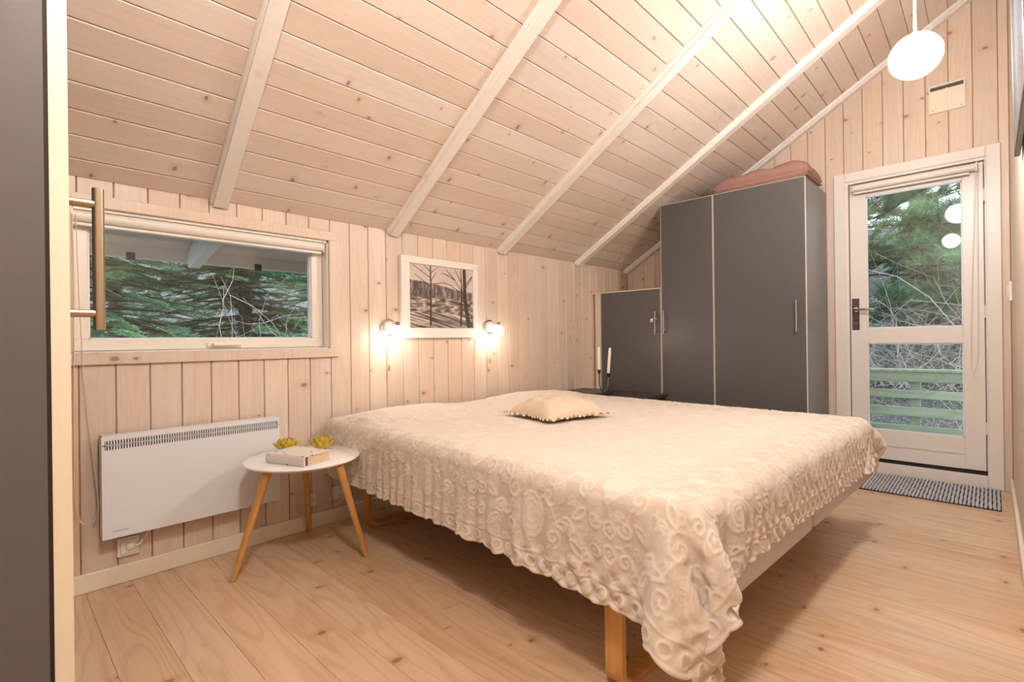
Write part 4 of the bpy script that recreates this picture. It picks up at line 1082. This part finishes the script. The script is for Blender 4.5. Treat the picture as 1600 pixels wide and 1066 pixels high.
def spruce(x, y, z, H_, R_, label, zlo, zhi, dens, seed):
    """only the layers of branches the openings can show are leafed out densely"""
    r_ = np.random.default_rng(seed)
    t = thing('spruce_tree', label, 'tree', (x, y, z))
    m = MB(); m.tube([(0, 0, -.1), (0, 0, H_ * .5), (0, 0, H_)], [.10, .06, .01], 10); m.build('trunk', M['bark'], t, smooth=True)
    Vs = []; bm_ = MB(); zz = zlo
    while zz < zhi:
        rad = R_ * (1 - zz / H_) ** .8
        for k in range(dens):
            a = r_.uniform(0, 2 * pi); ln = rad * r_.uniform(.75, 1.1); dr = r_.uniform(.05, .22); z1 = zz + r_.uniform(-.08, .08)
            tip = (math.cos(a) * ln, math.sin(a) * ln, z1 - dr * ln)
            bm_.tube([(0, 0, z1), (tip[0] * .5, tip[1] * .5, z1 - dr * ln * .3), tip], [.014, .008, .003], 4, caps=False)
            pos = .14
            while pos < 1.0:
                s_ = sprays[r_.integers(3)] * r_.uniform(.6, 1.05)
                side = 0 if pos > .9 else r_.choice((-1, 1)) * r_.uniform(.5, .9)
                P = roty(s_, r_.uniform(.05, .35)); P = rotz(P, a + side)
                P = P + np.array([math.cos(a) * ln * pos, math.sin(a) * ln * pos, z1 - dr * ln * pos ** 2 + .02])
                Vs.append(P); pos += .24
        zz += .17
    bm_.build('branches', M['bark'], t, kind='stuff')
    V_ = np.concatenate(Vs); raw_mesh('needles', V_, np.arange(len(V_)).reshape(-1, 3), M['spruce'], t, kind='stuff')
spruce(-6.1, .55, -.4, 5.6, 1.45, 'dark spruce tree outside the window, left half of the view', .8, 2.9, 12, 3)
spruce(-6.5, 2.15, -.4, 6.2, 1.45, 'dark spruce tree outside the window, right half of the view', .8, 2.9, 12, 9)
spruce(-8.2, 3.9, -.3, 7.0, 2.0, 'spruce tree farther back behind the two by the window', 1.0, 3.2, 7, 14)
spruce(-8.6, 1.2, -.3, 7.0, 2.0, 'tall spruce tree in the gap behind the two by the window', 1.0, 3.4, 7, 15)

def tuft(seed, L_=.16, n=70):
    r_ = np.random.default_rng(seed); tri = []
    for i in range(n):
        a = r_.uniform(0, 2 * pi); el = r_.uniform(.15, 1.15); p = np.array([r_.uniform(0, .10), 0, 0])
        dv_ = np.array([math.cos(el), math.sin(el) * math.cos(a), math.sin(el) * math.sin(a)]); l = L_ * r_.uniform(.7, 1.1)
        pr = np.cross(dv_, [.3, .5, .8]); pr /= np.linalg.norm(pr); tri += [p + pr * .0026, p - pr * .0026, p + dv_ * l]
    return np.array(tri)
tufts = [tuft(s) for s in range(4)]
def pine(x, y, z, H_, label, seed, zlo, zhi, nb, R_=1.5):
    r_ = np.random.default_rng(seed); t = thing('pine_tree', label, 'tree', (x, y, z))
    m = MB(); m.tube([(0, 0, -.2), (.05, 0, H_ * .4), (-.03, .05, H_)], [.11, .085, .03], 10); m.build('trunk', M['bark'], t, smooth=True)
    Vs = []; bm_ = MB()
    for k in range(nb):
        a = r_.uniform(0, 2 * pi); zz = r_.uniform(zlo, zhi); ln = R_ * r_.uniform(.5, 1.05); up = r_.uniform(-.1, .45)
        mid = (math.cos(a) * ln * .5, math.sin(a) * ln * .5, zz + up * ln * .3); tip = (math.cos(a) * ln, math.sin(a) * ln, zz + up * ln)
        bm_.tube([(0, 0, zz), mid, tip], [.018, .011, .004], 4, caps=False)
        for q_ in range(9):
            f = r_.uniform(.35, 1); b_ = a + r_.uniform(-.9, .9); l2 = r_.uniform(.08, .38) * (1.2 - f * .5)
            p = np.array([math.cos(a) * ln * f, math.sin(a) * ln * f, zz + up * ln * f]); e_ = p + np.array([math.cos(b_) * l2, math.sin(b_) * l2, l2 * r_.uniform(-.1, .7)])
            bm_.tube([tuple(p), tuple(e_)], [.006, .003], 3, caps=False)
            for s_ in range(2):
                P = tufts[r_.integers(4)] * r_.uniform(.8, 1.2); P = roty(P, -r_.uniform(.0, .9)); P = rotz(P, b_ + r_.uniform(-.4, .4))
                Vs.append(P + e_ - (e_ - p) * .35 * s_)
    bm_.build('branches', M['bark'], t, kind='stuff')
    V_ = np.concatenate(Vs); raw_mesh('needles', V_, np.arange(len(V_)).reshape(-1, 3), M['pine'], t, kind='stuff')
pine(-1.6, 8.2, .4, 5.5, 'green pine tree left in the view through the garden door', 5, .5, 3.4, 90)
pine(.55, 8.6, .5, 6.0, 'green pine tree right in the view through the garden door', 6, .6, 3.6, 100)
pine(-1.0, 11.6, 1.6, 6.0, 'pine tree farther up the slope behind the garden door', 7, .2, 3.8, 60, 1.8)
pine(-3.6, 9.8, .9, 6.0, 'pine tree at far left up the slope beyond the railing', 8, .3, 3.8, 40, 1.6)
def thicket(x, y, z, label, seed, n, spread, h, mat='twig', rad=.0045):
    r_ = np.random.default_rng(seed); m = MB()
    for k in range(n):
        p = np.array([r_.normal(0, spread), r_.normal(0, spread * .6), 0.]); dv_ = np.array([r_.normal(0, .6), r_.normal(0, .5), r_.uniform(.4, 1.2)]); dv_ /= np.linalg.norm(dv_)
        pts = [tuple(p)]; L_ = h * r_.uniform(.5, 1.2); sg = 8
        for i in range(sg):
            dv_ = dv_ + r_.normal(0, .28, 3) + np.array([0, 0, -.06]); dv_ /= np.linalg.norm(dv_); p = p + dv_ * L_ / sg; pts.append(tuple(p))
        rr = [rad * (1.25 - i / sg) for i in range(sg + 1)]; m.tube(pts, rr, 3, caps=False)
        for j in range(3):
            i = r_.integers(2, sg); q_ = np.array(pts[i]); d2 = r_.normal(0, 1, 3); d2 /= np.linalg.norm(d2); pp = [tuple(q_)]
            for s_ in range(4): d2 = d2 + r_.normal(0, .3, 3); d2 /= np.linalg.norm(d2); q_ = q_ + d2 * L_ * .1; pp.append(tuple(q_))
            m.tube(pp, [rad * .6, rad * .5, rad * .45, rad * .35, rad * .25], 3, caps=False)
    o = m.build('bare_shrub', M[mat]); o.location = (x, y, z); tag(o, label, 'shrub')
thicket(-5.0, 2.1, -.35, 'bare pale branches at lower right outside the window', 1, 150, .30, 1.9)
thicket(-5.0, .9, -.35, 'low bare twigs under the left spruce outside the window', 2, 60, .3, 1.4)
thicket(-.9, 8.0, .3, 'tangle of bare twigs just beyond the railing', 3, 260, .9, 1.9)
thicket(-.6, 9.6, 1.0, 'tangle of bare branches on the slope behind the railing', 4, 260, 1.3, 2.8)
thicket(-1.2, 12.5, 2.3, 'bare branches high up the slope against the sky', 5, 220, 1.8, 3.2, rad=.008)
bpy.context.view_layer.update()
